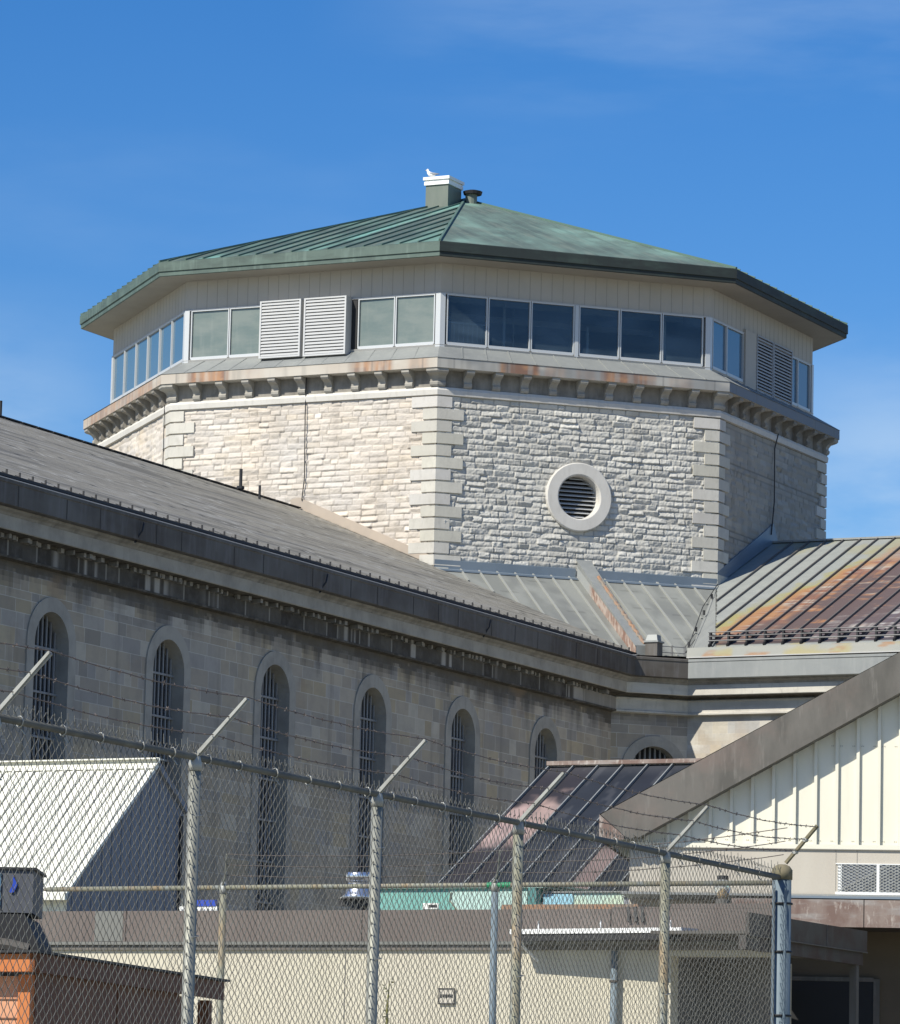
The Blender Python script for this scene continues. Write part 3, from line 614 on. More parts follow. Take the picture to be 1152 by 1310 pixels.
# ---- ashlar walls
def ashlar(name, parent, O, U, L, z0, z1, seed, openings, ctop=13.1, soot=1., cell=.115, tones=None, shift=lambda u: u):
    r = np.random.default_rng(seed); V = []; C = []; z = z1
    tones = tones or [(.41, .355, .28), (.385, .33, .255), (.36, .33, .29), (.42, .35, .245), (.335, .3, .25), (.46, .415, .34)]
    mort = (.54, .5, .43); quads = []
    def cells(u0, u1, a, b, col):
        nu = max(1, int(math.ceil((u1 - u0) / cell))); nz = max(1, int(math.ceil((b - a) / cell)))
        us = np.linspace(u0, u1, nu + 1); zs = np.linspace(a, b, nz + 1)
        i, j = np.meshgrid(np.arange(nu), np.arange(nz), indexing='ij'); i = i.ravel(); j = j.ravel()
        quads.append((us[i], us[i + 1], zs[j], zs[j + 1], np.tile(col, (len(i), 1))))
    last = None
    while z > z0:
        h = r.choice([.2, .26, .31, .36, .42]); g = .016
        cells(0, L, z - g, z, mort); a = z - h; x = -r.uniform(0, .5)
        while x < L:
            w = r.uniform(.3, 1.15); t = tones[r.choice(len(tones), p=[.28, .22, .16, .12, .14, .08])]
            t = np.array(t) * (1 + r.normal(0, .07))
            if max(x, 0) < min(x + w - g, L): cells(max(x, 0), min(x + w - g, L), a, z - g, t)
            if 0 < x + w < L: cells(x + w - g, x + w, a, z - g, mort)
            x += w
        z = a
    u0, u1, a, b, col = (np.concatenate([q[i] for q in quads]) for i in range(5))
    um, zm = (u0 + u1) / 2, (a + b) / 2; keep = np.ones(len(um), bool)
    for (uc, zs, rad, zb) in openings:       # centre, spring height, outer radius, sill height
        keep &= ~(((um - uc) ** 2 + (zm - zs) ** 2 < (rad - .12) ** 2) | ((abs(um - uc) < rad - .1) & (zm < zs) & (zm > zb)))
    u0, u1, a, b, col, um, zm = (q[keep] for q in (u0, u1, a, b, col, um, zm))
    n = fbm(um * .35, zm * .5, seed + 2, 3); col = mixc(col, (.235, .24, .275), sstep(.5, .72, n) * .15)
    n2 = fbm(um * 1.3, zm * 1.6, seed + 4, 4); drip = fbm(um * 2.5, zm * .2, seed + 6, 3)
    s = soot * np.clip(sstep(ctop - .95, ctop - .0, zm + 1.0 * (drip - .5)) * sstep(.38, .62, n2 + .35 * sstep(ctop - .55, ctop, zm)), 0, 1)
    low_ = sstep(ctop - .42, ctop - .05, zm) * sstep(.35, .55, fbm(um * 3.2, zm * 7, seed + 12, 3)); s = np.clip(s + soot * low_ * .9, 0, 1); st2 = sstep(.6, .78, fbm(um * 3.4, zm * .12, seed + 13, 3)) * .3 * soot; col = mixc(col, (.15, .135, .115), st2); col = mixc(col, (.075, .066, .055), s * .88); rust = sstep(.68, .8, fbm(um * .6, zm * .8, seed + 8, 3)) * .5; col = mixc(col, (.27, .19, .12), rust * sstep(ctop - 3, ctop, zm))
    O = np.array(O, float); U = np.array(U, float)
    P = np.zeros((len(u0), 4, 3)); 
    for c_, (uu, zz) in enumerate(((u0, a), (u1, a), (u1, b), (u0, b))):
        P[:, c_] = O + uu[:, None] * U; P[:, c_, 2] = zz
    return npmesh(name, P.reshape(-1, 3), np.arange(len(u0) * 4).reshape(-1, 4), np.repeat(col, 4, 0), M['ashlar'], parent)
OW = .92; WL = LIP_L - OW; WR = LIP_R - OW; pw = path(OW)
def arched(parent, O, U, Nn, uc, top, r0, ring_, depth, zb, bars=8, nm='window'):
    """surround ring, reveal, bars, dark glass; O + u U, outward normal Nn"""
    O, U, Nn = (np.array(a, float) for a in (O, U, Nn)); zs = top - r0; ro = r0 + ring_
    P = lambda u, z, d: tuple(O + (uc + u) * U + Nn * d)[:2] + (z,)
    def outline(r, n=20):
        return [(-r, zb)] + [(-r * math.cos(math.pi * i / n), zs + r * math.sin(math.pi * i / n)) for i in range(n + 1)] + [(r, zb)]
    m = MB(); a, b_ = outline(ro), outline(r0)
    for i in range(len(a) - 1):
        m.face([P(*a[i], .035), P(*a[i + 1], .035), P(*b_[i + 1], .035), P(*b_[i], .035)])
        m.face([P(*a[i], -.02), P(*a[i + 1], -.02), P(*a[i + 1], .035), P(*a[i], .035)])
        m.face([P(*b_[i], .035), P(*b_[i + 1], .035), P(*b_[i + 1], -depth), P(*b_[i], -depth)])
    w = m.build(nm, M['surround'], parent)
    g_ = MB(); g_.face([P(u, z, -depth + .01) for u, z in b_]); g_.build('pane', M['dark'], w)
    m = MB(); db = -depth + .12
    for i in range(bars):
        u = -r0 + 2 * r0 * (i + .5) / bars; zt = zs + math.sqrt(r0 * r0 - u * u)
        m.tube([P(u, zb, db), P(u, zt, db)], .03, 5, False)
    z = zs - .05
    while z > zb:
        m.bar(P(-r0, z, db + .03), P(r0, z, db + .03), .05, .05); z -= 1.02
    m.build('bars', M['iron'], w); return w
WQ = [43.6 - 5.42 * i for i in range(-2, 6)]
WQ = [q for q in WQ if q < 50]
ops = [(QEND - q, 12.16 - .75, 1.08, 3.) for q in WQ]
ashlar('stone_wall', SW, (WL, -QEND, 0), (0, 1, 0), QEND - (-pw[1][1]), -1.6, 13.12, 21, ops)
for q in WQ: arched(SW, (WL, -QEND, 0), (0, 1, 0), (1, 0, 0), QEND - q, 12.16, .75, .33, .42, 3.)
cu = np.array([pw[2][0] - pw[1][0], pw[2][1] - pw[1][1]]); cl = float(np.linalg.norm(cu)); cu /= cl
uc = .62 - ((pw[1][0] + pw[1][1]) * R2)      # along the bay from its left corner
ashlar('stone_wall', CB, (*pw[1], 0), (cu[0], cu[1], 0), cl, -1.6, 13.12, 22, [(uc, 12.15 - .72, 1.02, 4.)], soot=.35)
arched(CB, (*pw[1], 0), (cu[0], cu[1], 0), (R2, -R2, 0), uc, 12.15, .72, .3, .45, 4., bars=9)
ashlar('stone_wall', EW, (*pw[2], 0), (1, 0, 0), 26, -1.6, 13.12, 23, [], soot=.12, tones=[(.5, .465, .4), (.47, .43, .36), (.46, .44, .4), (.52, .47, .38), (.42, .395, .35), (.54, .51, .46)])
b = MB(); b.box(-LIP_L + OW, WL - .6, -QEND, -AP - .3, -1.6, 14.3); b.build('rear_wall', M['sooty'], SW)
b = MB(); b.box(AP + .3, PEND, -WR + .6, WR, -1.6, 14.0); b.build('rear_wall', M['sooty'], EW)
# ---- slate roof: every slate a quad with a raised lower edge
def slates():
    V = []; C = []; r = np.random.default_rng(5); SL = 11.42 / math.cos(math.atan(SLP)); rows = int(SL / .17)
    up = np.array([-1, 0, SLP]) / math.hypot(1, SLP); nn = np.array([SLP, 0, 1]) / math.hypot(1, SLP); base = np.array([11.42, 0, KR - SLP * 11.42])
    for i in range(rows):
        s0 = i * SL / rows; s1 = (i + 1) * SL / rows + .01
        q = QEND - np.cumsum(np.full(190, .26) * 1.0) - (i % 2) * .13 + .3
        q0 = q; q1 = q + .253; ok = (q0 > AP - .0); q0 = q0[ok]; q1 = q1[ok]; n = len(q0)
        lift = .0022 + .0015 * r.random(n)
        slip = r.random(n) < .012
        A = base + up * s0; B = base + up * s1
        P = np.zeros((n, 4, 3))
        for c_, (qq, base_, l) in enumerate(((q1, A, 1), (q0, A, 1), (q0, B, 0), (q1, B, 0))):
            P[:, c_] = base_ ; P[:, c_, 1] = -qq; P[:, c_] += nn * (np.where(l, lift, .001))[:, None]
        V.append(P.reshape(-1, 3)); mq = (q0 + q1) / 2
        c = np.tile((.27, .25, .205), (n, 1)) * (1 + r.normal(0, .06, n))[:, None]
        band = fbm(mq * .16, np.full(n, s0 * 1.1), 70, 3); c = c * (.8 + .42 * band)[:, None]
        str_ = sstep(.55, .72, fbm(mq * .5, np.full(n, s0 * 5.), 71, 2)); c = mixc(c, (.33, .315, .28), str_ * .65); s2 = sstep(.55, .72, fbm(mq * .35, np.full(n, s0 * 5. + 50), 76, 2)); c = mixc(c, (.12, .115, .1), s2 * .6)
        lt = r.random(n) < .02; c[lt] = (.4, .385, .34); dk = r.random(n) < .012; c[dk] = (.07, .068, .06)
        C.append(np.repeat(c, 4, 0))
    V = np.concatenate(V); npmesh('slate_roof', V, np.arange(len(V)).reshape(-1, 4), np.concatenate(C), M['slate'], SW)
slates()
b = MB(); b.face([(-11.5, -QEND, KR - SLP * 11.5), (-11.5, -AP, KR - SLP * 11.5), (0, -AP, KR), (0, -QEND, KR)]); b.build('rear_slope', M['lead'], SW)
b = MB(); 
for i in range(60):
    q0 = 11.2 + i * .82
    if q0 > QEND - 1: break
    b.bar((0, -q0, KR + .015), (0, -q0 - .77, KR + .015), .2, .035)
b.build('ridge_cap', M['black'], SW)
b = MB(); b.tube([(11.78, -QEND, 14.66), (11.78, -12.2, 14.66)], .013, 5)
b.build('drip_edge', M['edge'], SW)
b = MB(); b.box(11.36, 11.45, -QEND, -11.45, 14.79, 14.855); b.build('shadow_batten', M['black'], SW)
for i in range(80):
    q = 11.9 + .56 * i
    if q > 50: break
    m = MB(); m.bar((11.4, -q, 14.86), (11.4, -q, 14.97), .025, .04, (1, 0, 0)); m.bar((11.28, -q, 14.92), (11.42, -q, 14.87), .02, .02); m.build('slate_clip', M['black'], SW)
# gutter outlets and pipes under the south block gutter
for q in (31.9, 22.3, 41.2):
    m = MB(); m.tube([(LIP_L + .04, -q, 14.52), (LIP_L + .05, -q - .1, 14.3), (LIP_L - .05, -q - .16, 14.12), (LIP_L - .12, -q - .1, 14.04), (LIP_L - .05, -q - .25, 14.03)], .022, 6); m.build('gutter_strap', M['black'], SW)
q = 12.9; r = random.Random(12)
while q < 50:
    m = MB(); m.box(LIP_L - .02, LIP_L - .012, -q - .01, -q + .01, 14.1, 14.56); m.build('gutter_joint', M['groove_d'], SW); q += r.choice([1.2, 1.5, 1.5, 2.1, 2.6])
m = MB(); m.tube([(.1, -15.1, KR - .05), (.1, -15.1, KR + .62)], .05, 8); m.tube([(.1, -15.1, KR + .02), (.1, -15.1, KR + .1)], .12, 8); m.tube([(.75, -15.1, KR - .35), (.75, -15.1, KR + .1)], .04, 8); m.build('vent_pipe', M['black'], SW)
m = MB(); m.tube([(0, -28.6, KR), (0, -28.6, KR + .45)], .05, 8); m.build('vent_pipe', M['black'], SW)
# ---- corner bay roof
MZ = lambda p, q: 17.7 - SLP * (p + q - 15.68)
def bay_pt(t, d): p = (d + t) * R2; q = (d - t) * R2; return (p, -q, MZ(p, q))
def bay_col(u, v):
    c = mixc((.185, .19, .175), (.235, .24, .22), sstep(.35, .65, fbm(u * 2, v * 1.5, 44, 4)))
    return mixc(c, (.15, .155, .15), sstep(.6, .8, fbm(u * .9, v * .7, 45, 3)) * .5) * (1 - .25 * (np.abs((v + .4 * np.floor(u / .58)) % 1.1 - .5) < .012))[..., None]
D0, D1 = AP, 22.75 * R2
nu, nv = 120, 70; tt, ww = np.meshgrid(np.linspace(0, 1, nu), np.linspace(0, 1, nv), indexing='ij')
dd = D0 + (D1 - D0) * ww; tl = -HW + ( -.02 + HW) * ww; tr = HW + (1.63 - HW) * ww; T = tl + (tr - tl) * tt
pp = (dd + T) * R2; qq = (dd - T) * R2; P = np.stack([pp, -qq, 17.7 - SLP * (pp + qq - 15.68)], -1)
npmesh('metal_roof', P.reshape(-1, 3), gridfaces(nu, nv), bay_col(T, dd).reshape(-1, 3), M['attr_metal'], CB)
m = MB()
for i in range(-7, 8):
    t = .3 + i * .58 
    if abs(t) > HW - .1 or abs(t - .3) < .2: continue
    dmax = D0 + (D1 - D0) * (((t + HW) / (HW - .02)) if t < 0 else ((HW - t) / (HW - 1.63)))
    dmax = min(dmax, D1) - .08
    if dmax - D0 < .35: continue
    A, B = bay_pt(t, D0 + .1), bay_pt(t, dmax); m.bar((A[0], A[1], A[2] + .025), (B[0], B[1], B[2] + .025), .05, .05)
m.build('roof_seam', mat('pale_seam', (.31, .315, .29), .55, .1), CB)
m = MB(); b2 = bay_pt(1.63, D1); D = bay_pt(HW, D0)
m.face([D, b2, (13.5, -10.4, KR - SLP * 10.4)]); m.face([b2, (12.9, -11.1, 14.74), (13.8, -11.1, 14.985), (13.5, -10.4, KR - SLP * 10.4)])
m.face([bay_pt(-.02, D1), b2, (12.9, -11.1, 14.74), (11.75, -12.2, 14.7)]); m.face([bay_pt(-.02, D1), (11.75, -12.2, 14.7), (11.45, -12.2, 14.72), (11.4, -11.1, 14.86)])
m.build('valley_flashing', M['lead'], CB)
m = MB(); A = bay_pt(3.3, 13.); m.tube([(D[0] + .1, D[1] - .1, D[2] + .05), (11.75, -7.2, 16.72), (12.45, -10.1, 14.98)], .014, 5)
for f in (.2, .45, .7, .92):
    x = 11.2 + f * 1.25; y = -4.7 - f * 5.4; m.bar((x, y, 17.7 - f * 2.7), (x, y, 17.84 - f * 2.7), .06, .06, (1, 0, 0))
m.build('lightning_cable', M['black'], CB)
# raking parapet across the bay roof
RP = thing('raking_parapet', 'low raking metal parapet with rusty side crossing the corner bay roof', 'parapet', FT)
def rp_pt(t, d, h): p = bay_pt(t, d); return (p[0], p[1], p[2] + h)
m = MB(); d0, d1 = AP + .02, D1 + .02
m.hexa([rp_pt(.02, d1, -.1), rp_pt(.3, d1, -.1), rp_pt(.5, d0, -.1), rp_pt(.02, d0, -.1), rp_pt(.02, d1, .36), rp_pt(.3, d1, .36), rp_pt(.42, d0, .5), rp_pt(.02, d0, .5)])
m.build('wall', M['lead'], RP)
def rust_side(u, v):
    c = mixc((.3, .22, .18), (.4, .33, .28), sstep(.4, .6, fbm(u * 6, v * 6, 62, 3))); c = mixc(c, (.2, .11, .08), sstep(.5, .7, fbm(u * 9, v * 4, 63, 3)) * .8)
    return mixc((.3, .31, .3), c, sstep(1.2, 1.9, u + .3 * fbm(u * 5, v * 3, 64, 2)))
A = np.array(rp_pt(.018, d0, 0)); B = np.array(rp_pt(.018, d1, 0)); Lr = float(np.linalg.norm(B - A))
sheet('rusty_side', A - fb(2)[1] * .012, (B - A) / Lr, (0, 0, 1), Lr, .33, .04, rust_side, M['attr_metal'], RP)
m = MB(); m.hexa([rp_pt(-.02, d1, .36), rp_pt(.34, d1, .36), rp_pt(.46, d0, .5), rp_pt(-.02, d0, .5), rp_pt(-.02, d1, .39), rp_pt(.34, d1, .39), rp_pt(.46, d0, .53), rp_pt(-.02, d0, .53)]); m.build('coping', M['lead'], RP)
m = MB(); m.tube([rp_pt(.3 + .02 * math.sin(i * 2.4), AP + 1.1 + .12 * i, .52 - .0035 * i + .02 * math.cos(i * 2.6)) for i in range(33)], .055, 6); m.build('ridge_roll', M['rustline'], RP)
CV = thing('roof_outlet_box', 'small square grey metal box standing at the foot of the raking parapet', 'vent', FT)
m = MB(); x, y = 11.93, -11.28; m.box(x - .2, x + .18, y - .2, y + .2, 14.6, 15.15); m.build('box', M['gutter'], CV)
m = MB(); m.box(x - .24, x + .22, y - .24, y + .24, 15.15, 15.2); m.prism([(x - .2, y - .2, 15.2), (x + .18, y - .2, 15.2), (x + .14, y - .15, 15.38), (x - .15, y - .15, 15.38)], (0, .3, 0)); m.build('lid', M['lead'], CV)
# ---- rusty east roof
def rust(u, v):                               # u = p - 11.09, v = slope distance from the eave upwards
    p = AP + u; cs = math.cos(math.atan(SLP)); q = LIP_R - .05 - v * cs
    pan = np.floor((p - 11.85) / .57); pn = _hash(pan, pan * 0, 3); pn2 = _hash(pan, pan * 0 + 5, 4)
    n1 = fbm(p * 1.6, q * .9, 81, 4); n2 = fbm(p * .9, q * 4.2, 82, 4); n3 = fbm(p * 5, q * 5, 83, 3); st = fbm(p * 1.2, q * 9, 84, 3)
    w = p - (12.1 + (10.2 - q) * .31) + 1.1 * (n1 - .5) + .35 * (n2 - .5) + .3 * (pn - .5)
    grey = mixc((.24, .25, .235), (.3, .31, .285), n3)
    yel = np.array((.3, .27, .12)); org = np.array((.34, .18, .085)); red = np.array((.24, .115, .075)); pale = np.array((.38, .33, .27)); pur = np.array((.115, .082, .076)); org2 = np.array((.3, .15, .075))
    sd = np.abs((p - 11.85) / .57 - np.round((p - 11.85) / .57)) * .57; streak = fbm(p * 9, q * .7, 85, 3)
    c = mixc(grey, yel, sstep(.05, .35, w) * (.5 + .5 * sstep(.3, .6, n3))); c = mixc(c, org, sstep(.45, .85, w)); 
    c = mixc(c, mixc(red, pale, sstep(.5, .68, st)), sstep(.85, 1.25, w) * (.35 + .65 * sstep(.38, .6, n2)))
    k = sstep(1.5, 2.2, w + .9 * (pn2 - .5)); c = mixc(c, mixc(pur, mixc(org2, pale, sstep(.55, .75, st)), sstep(.56, .7, n2 * .6 + n1 * .4)), k)
    far = sstep(3.9, 5.2, w + 1.2 * (pn - .5)); c = mixc(c, mixc((.12, .1, .11), (.4, .38, .35), sstep(.48, .62, st * .5 + n2 * .5)), far * .85)
    top = sstep(3.2, .8, q + 1.2 * (n1 - .5) + .25 * np.maximum(0, p - 14.5)); c = mixc(c, mixc(grey, yel, sstep(.45, .65, n1) * .45), top * .95)
    c = mixc(c, (.11, .075, .065), (1 - sstep(.0, .1, sd + .06 * (n3 - .5))) * sstep(.6, 1.4, w) * .75); c = mixc(c, pur, sstep(.55, .7, streak) * sstep(.8, 1.6, w) * .6)
    low = sstep(10.75, 10.95, q); return mixc(c, mixc(grey, (.36, .3, .14), sstep(.45, .65, n1) * .6), low)
csl = math.cos(math.atan(SLP)); SL = (LIP_R - .05) / csl
def kp(u, v):
    p = AP + u; q = LIP_R - .05 - v * csl
    return ~((q > HW - .05) & (p < AP + (q - HW) * .41))
sheet('metal_roof', (AP, -(LIP_R - .05), KR - SLP * (LIP_R - .05)), (1, 0, 0), np.array([0, csl, SLP * csl]), 22, SL, .055, rust, M['attr_metal'], EW, keep=kp)
b = MB(); b.face([(AP, 0, KR), (PEND, 0, KR), (PEND, 11, KR - SLP * 11), (AP, 11, KR - SLP * 11)]); b.build('rear_slope', M['lead'], EW)
m = MB(); p = 11.85
while p < 30:
    q1 = min(10.62, 4.6 + (p - 11.12) / .41 ) if p < 13.7 else 10.62
    m.bar((p, -.08, KR - SLP * .08 + .03), (p, -q1, KR - SLP * q1 + .03), .035, .07); p += .57
m.build('roof_seam', mat('dark_seam', (.13, .12, .11), .6, .1), EW)
m = MB(); m.bar((AP, 0, KR + .03), (PEND, 0, KR + .03), .22, .06); m.build('ridge_cap', M['lead'], EW)
p = 13.55
while p < 24:                                 # snow guard brackets
    zq = lambda q: KR - SLP * q
    m = MB(); m.bar((p, -10.15, zq(10.15) + .1), (p, -11.0, zq(11.0) + .06), .03, .06); m.bar((p, -10.9, zq(10.9) - .02), (p, -10.9, zq(10.9) + .4), .05, .12, (0, 1, 0)); m.bar((p, -10.2, zq(10.2) + .05), (p, -10.9, zq(10.9) + .3), .05, .07); m.bar((p - .05, -10.55, zq(10.5) + .05), (p + .0, -11.02, zq(11) + .02), .06, .08)
    m.build('snow_guard_bracket', M['black'], EW); p += .57
m = MB()
for h in (.14, .27, .39): m.tube([(13.5, -10.95, KR - SLP * 10.9 + h), (24, -10.95, KR - SLP * 10.9 + h)], .016 if h > .2 else .022, 6)
m.build('snow_guard_rail', M['guard'], EW)
m = MB()
for h in (.16, .34):
    A = bay_pt(.75, D1 - .12); B = bay_pt(1.6, D1 - .12); m.tube([(A[0], A[1], A[2] + h), (B[0], B[1], B[2] + h), (13.0, -10.75, KR - SLP * 10.75 + h)], .014, 6)
for t in (.8, 1.2, 1.6): A = bay_pt(t, D1 - .12); m.bar(A, (A[0], A[1], A[2] + .38), .03, .05, (1, 0, 0))
m.build('snow_guard_rail', M['guard'], CB)

# ================================================================= LOW BUILDINGS IN FRONT
LP = lambda p, q, z: (p, -q, z)
# ---- flat-roofed annex with aggregate parapet
M['recess'] = mat('recess_shade_tone', (.13, .12, .105), .85, var=[((1, 1, 1), .4, .7, (.1, .095, .09), .7)])
AN = thing('annex_building', 'low beige precast annex with brown aggregate parapet behind the wire fence', 'building', FT)
QA = 75.5
m = MB(); m.box(26, 39.75, -QA, -QA + .25, -1.6, 2.9); m.box(39.75, 41.15, -QA, -QA + .25, 2.75, 2.9); m.box(26, 26.3, -QA + .25, -70.5, -1.6, 2.9); m.box(26.3, 39.5, -70.8, -70.5, -1.6, 2.9)
m.build('wall', M['stucco'], AN)
m = MB(); m.box(39.6, 39.75, -QA + .26, -72.2, -1.6, 2.9); m.box(39.76, 40.62, -74.25, -74.1, -1.6, 2.88); m.build('recess_shade_wall', M['recess'], AN)  # dark back wall added; its colour stands in for shade in the recess
m = MB(); m.box(26, 41.1, -QA + .02, -72.1, 2.9, 3.0); m.box(26, 39.5, -72.1, -70.6, 2.9, 3.0); m.build('flat_roof', M['asphalt'], AN)
xs = [30.0 - 4.2, 30.05, 31.5, 35.2, 38.9, 41.35]
for a, c in zip(xs, xs[1:]):
    m = MB(); m.box(a + .006, c - .006, -QA - .06, -QA + .12, 2.945, 3.372); m.build('parapet_panel', M['parapet'], AN)
m = MB(); m.box(26, 41.35, -QA - .09, -QA + .2, 2.90, 2.942); m.build('parapet_drip', M['ptrim'], AN)
m = MB(); m.box(26, 41.3, -QA - .05, -QA + .1, 2.83, 2.897); m.build('parapet_soffit_trim', M['fascia'], AN)
m = MB(); m.box(39.75, 41.3, -QA - .03, -QA + .3, 3.375, 3.44); m.box(38.9, 41.3, -QA - .04, -QA + .3, 3.375, 3.4); m.build('parapet_step', M['parapet'], AN)
m = MB(); m.box(34.93, 34.937, -QA - .012, -QA, -1.6, 2.83); m.build('wall_joint', M['groove'], AN)
m = MB(); m.box(31.0, 31.45, -QA - .064, -QA - .06, 2.95, 3.37); m.build('repair_patch', M['ptrim'], AN)
m = MB(); m.box(37.2, 39.2, -QA + .14, -QA + .5, 3.36, 3.45); m.build('rusty_upstand', M['rustline'], AN)
for i in range(3):
    m = MB(); m.bar((39.18 + .1 * i, -QA - .09, 3.2), (39.14 + .1 * i, -QA - .04, 3.4), .04, .04, (1, 0, 0)); m.build('roof_bracket', M['black'], AN)
# awning
AW = thing('awning', 'thin white metal awning fixed to the beige annex wall', 'awning', FT)
m = MB(); m.hexa([LP(37.6, 75.95, 3.02), LP(40.15, 76.12, 3.03), LP(40.15, 75.57, 3.05), LP(37.6, 75.57, 3.04), LP(37.6, 75.95, 3.085), LP(40.15, 76.12, 3.095), LP(40.15, 75.57, 3.11), LP(37.6, 75.57, 3.1)]); m.build('deck', M['white'], AW)
m = MB(); m.hexa([LP(37.65, 75.93, 2.93), LP(40.1, 76.1, 2.94), LP(40.1, 76.02, 2.94), LP(37.65, 75.85, 2.93), LP(37.65, 75.93, 3.018), LP(40.1, 76.1, 3.028), LP(40.1, 76.02, 3.028), LP(37.65, 75.85, 3.018)]); m.build('frame', M['black'], AW)
m = MB(); m.bar(LP(37.7, 75.9, 2.93), LP(37.85, 75.58, 2.68), .03, .03); m.build('brace', M['white'], AW)
for pz in (38.0, 38.9, 39.9):
    m = MB(); m.tube([LP(pz, 75.9, 3.08), LP(pz, 75.9, 3.2)], .01, 5); m.build('roof_bolt', M['white'], AW)
DPp = thing('downpipe', 'blue grey downpipe on the beige wall under the white awning', 'pipe', FT)
m = MB(); m.tube([LP(38.98, 75.6, -1.6), LP(38.98, 75.6, 2.82)], .05, 12); m.build('pipe', M['galv_blue'], DPp, True)
for z in (.4, 1.6, 2.4):
    m = MB(); m.tube([LP(38.98, 75.6, z), LP(38.98, 75.6, z + .03)], .06, 12); m.build('bracket', M['gutter'], DPp)
# number plate on the wall
SG = thing('wall_sign', 'small white sign with black lettering on the beige wall', 'sign', FT)
m = MB(); m.box(36.38, 36.6, -QA - .03, -QA - .001, 2.1, 2.32); m.build('plate', M['stucco_l'], SG)
m = MB()
for z in (2.3, 2.1): m.box(36.37, 36.61, -QA - .036, -QA - .03, z, z + .018)
for x in (36.37, 36.6): m.box(x, x + .01, -QA - .036, -QA - .03, 2.1, 2.318)
m.build('frame', M['ink'], SG)
m = MB()
for i, (w, x) in enumerate(((.03, 36.39), (.035, 36.43), (.028, 36.475), (.035, 36.51), (.03, 36.555))): m.box(x, x + w, -QA - .036, -QA - .03, 2.19 + .005 * (i % 2), 2.235)
m.build('lettering', M['ink'], SG)
# roof vent
RV = thing('roof_vent', 'shiny galvanised cylindrical roof vent with flared skirt on the annex roof', 'vent', FT)
x, y = 34.55, -74.4
m = MB(); m.tube([(x, y, 3.6), (x, y, 3.66), (x, y, 3.75), (x, y, 3.84)], [.27, .2, .165, .15], 20); m.build('skirt', M['vent'], RV, True)
m = MB(); m.tube([(x, y, 3.84), (x, y, 3.855), (x, y, 3.945), (x, y, 3.965)], [.16, .185, .185, .17], 20); m.build('drum', M['vent'], RV, True)
m = MB(); m.tube([(x, y, 3.), (x, y, 3.52)], .12, 14); m.box(x - .26, x + .26, y - .1, y + .1, 3.5, 3.6); m.build('curb', M['black'], RV)
# wall lamp above the annex
LM = thing('globe_lamp', 'glass globe lamp with amber insert on grey bracket near the corner post', 'lamp', FT)
x, y = 40.1, -74.6
m = MB(); m.tube([(x, y, 3.56), (x, y, 3.62), (x, y, 3.7), (x, y, 3.77), (x, y, 3.81), (x, y, 3.83)], [.05, .085, .105, .1, .075, .05], 16); m.build('globe', M['globe'], LM, True)
m = MB(); m.tube([(x, y, 3.57), (x, y, 3.63), (x, y, 3.7)], [.045, .065, .02], 12); m.build('insert', M['amber'], LM, True)
m = MB(); m.tube([(x, y, 3.0), (x, y, 3.4), (x, y, 3.45), (x, y, 3.56)], [.03, .05, .1, .09], 12); m.build('base', M['gutter'], LM)
m = MB(); m.tube([(x, y, 3.82), (x, y, 3.87)], .075, 12); m.build('top_cap', M['black'], LM)
# coloured units behind the annex
TC = thing('teal_container', 'teal painted steel container with pale aqua end behind the parapet', 'container', FT)
m = MB(); m.box(32.45, 35.2, -69.8, -67.4, -1.6, 4.05); m.build('body', M['teal'], TC)
m = MB(); m.box(32.42, 35.3, -69.86, -67.36, 4.05, 4.075); m.box(32.42, 35.34, -69.88, -67.36, 4.085, 4.12); m.build('roof_edge', M['aqua'], TC)
m = MB(); m.prism([LP(33.75, 69.805, 4.0), LP(35.02, 69.805, 4.0), LP(35.02, 69.805, 3.0), LP(34.3, 69.805, 3.0), LP(34.12, 69.805, 3.55), LP(33.88, 69.805, 3.72), LP(33.76, 69.805, 3.86)], (0, -.012, 0)); m.build('aqua_panel', M['aqua'], TC)
m = MB(); m.tube([LP(33.78, 69.83, 3.99), LP(33.75, 69.83, 3.87), LP(33.88, 69.83, 3.72), LP(34.12, 69.83, 3.55)], .012, 5); m.build('rusty_edging', M['galv_rust'], TC)
m = MB(); m.box(35.06, 35.19, -69.87, -69.8, -1.6, 4.05); m.build('corner_casting', mat('dark_teal_steel', (.07, .2, .19), .6), TC)
m = MB(); m.box(33.3, 33.56, -69.82, -69.801, 3.74, 3.83); m.build('label_plate', M['sign'], TC)
m = MB()
for a, c in ((33.4, 33.44), (33.445, 33.48), (33.485, 33.53)): m.box(a, c, -69.826, -69.82, 3.765, 3.805)
m.build('label_text', M['ink'], TC)
PC = thing('pale_green_container', 'pale green and light blue steel container beside the teal one', 'container', FT)
m = MB(); m.box(35.72, 36.58, -69.7, -68.7, -1.6, 3.975); m.build('body', M['palegreen'], PC)
m = MB(); m.box(35.24, 35.72, -69.72, -68.7, -1.6, 3.965); m.build('blue_end', M['skyblue'], PC)
m = MB(); m.box(35.24, 36.6, -69.74, -68.68, 3.98, 4.0); m.build('roof_edge', M['lead'], PC)
GBx = thing('junction_box', 'small grey metal junction box on the pale end wall above the parapet', 'box', FT)
m = MB(); m.box(36.62, 36.98, -69.9, -69.6, 3.78, 3.9); m.build('body', M['gable_grey'], GBx)
m = MB(); m.box(36.6, 37.0, -69.94, -69.6, 3.9, 3.92); m.build('lid', M['lead'], GBx)
BW = thing('blue_banner', 'blue and white banner on low frame behind the parapet', 'banner', FT)
m = MB(); m.box(31.75, 32.36, -74.5, -74.46, 3.37, 3.5); m.build('white_band', M['sign'], BW)
m = MB(); m.box(32.02, 32.34, -74.51, -74.455, 3.5, 3.59); m.build('blue_band', M['blue'], BW)
m = MB()
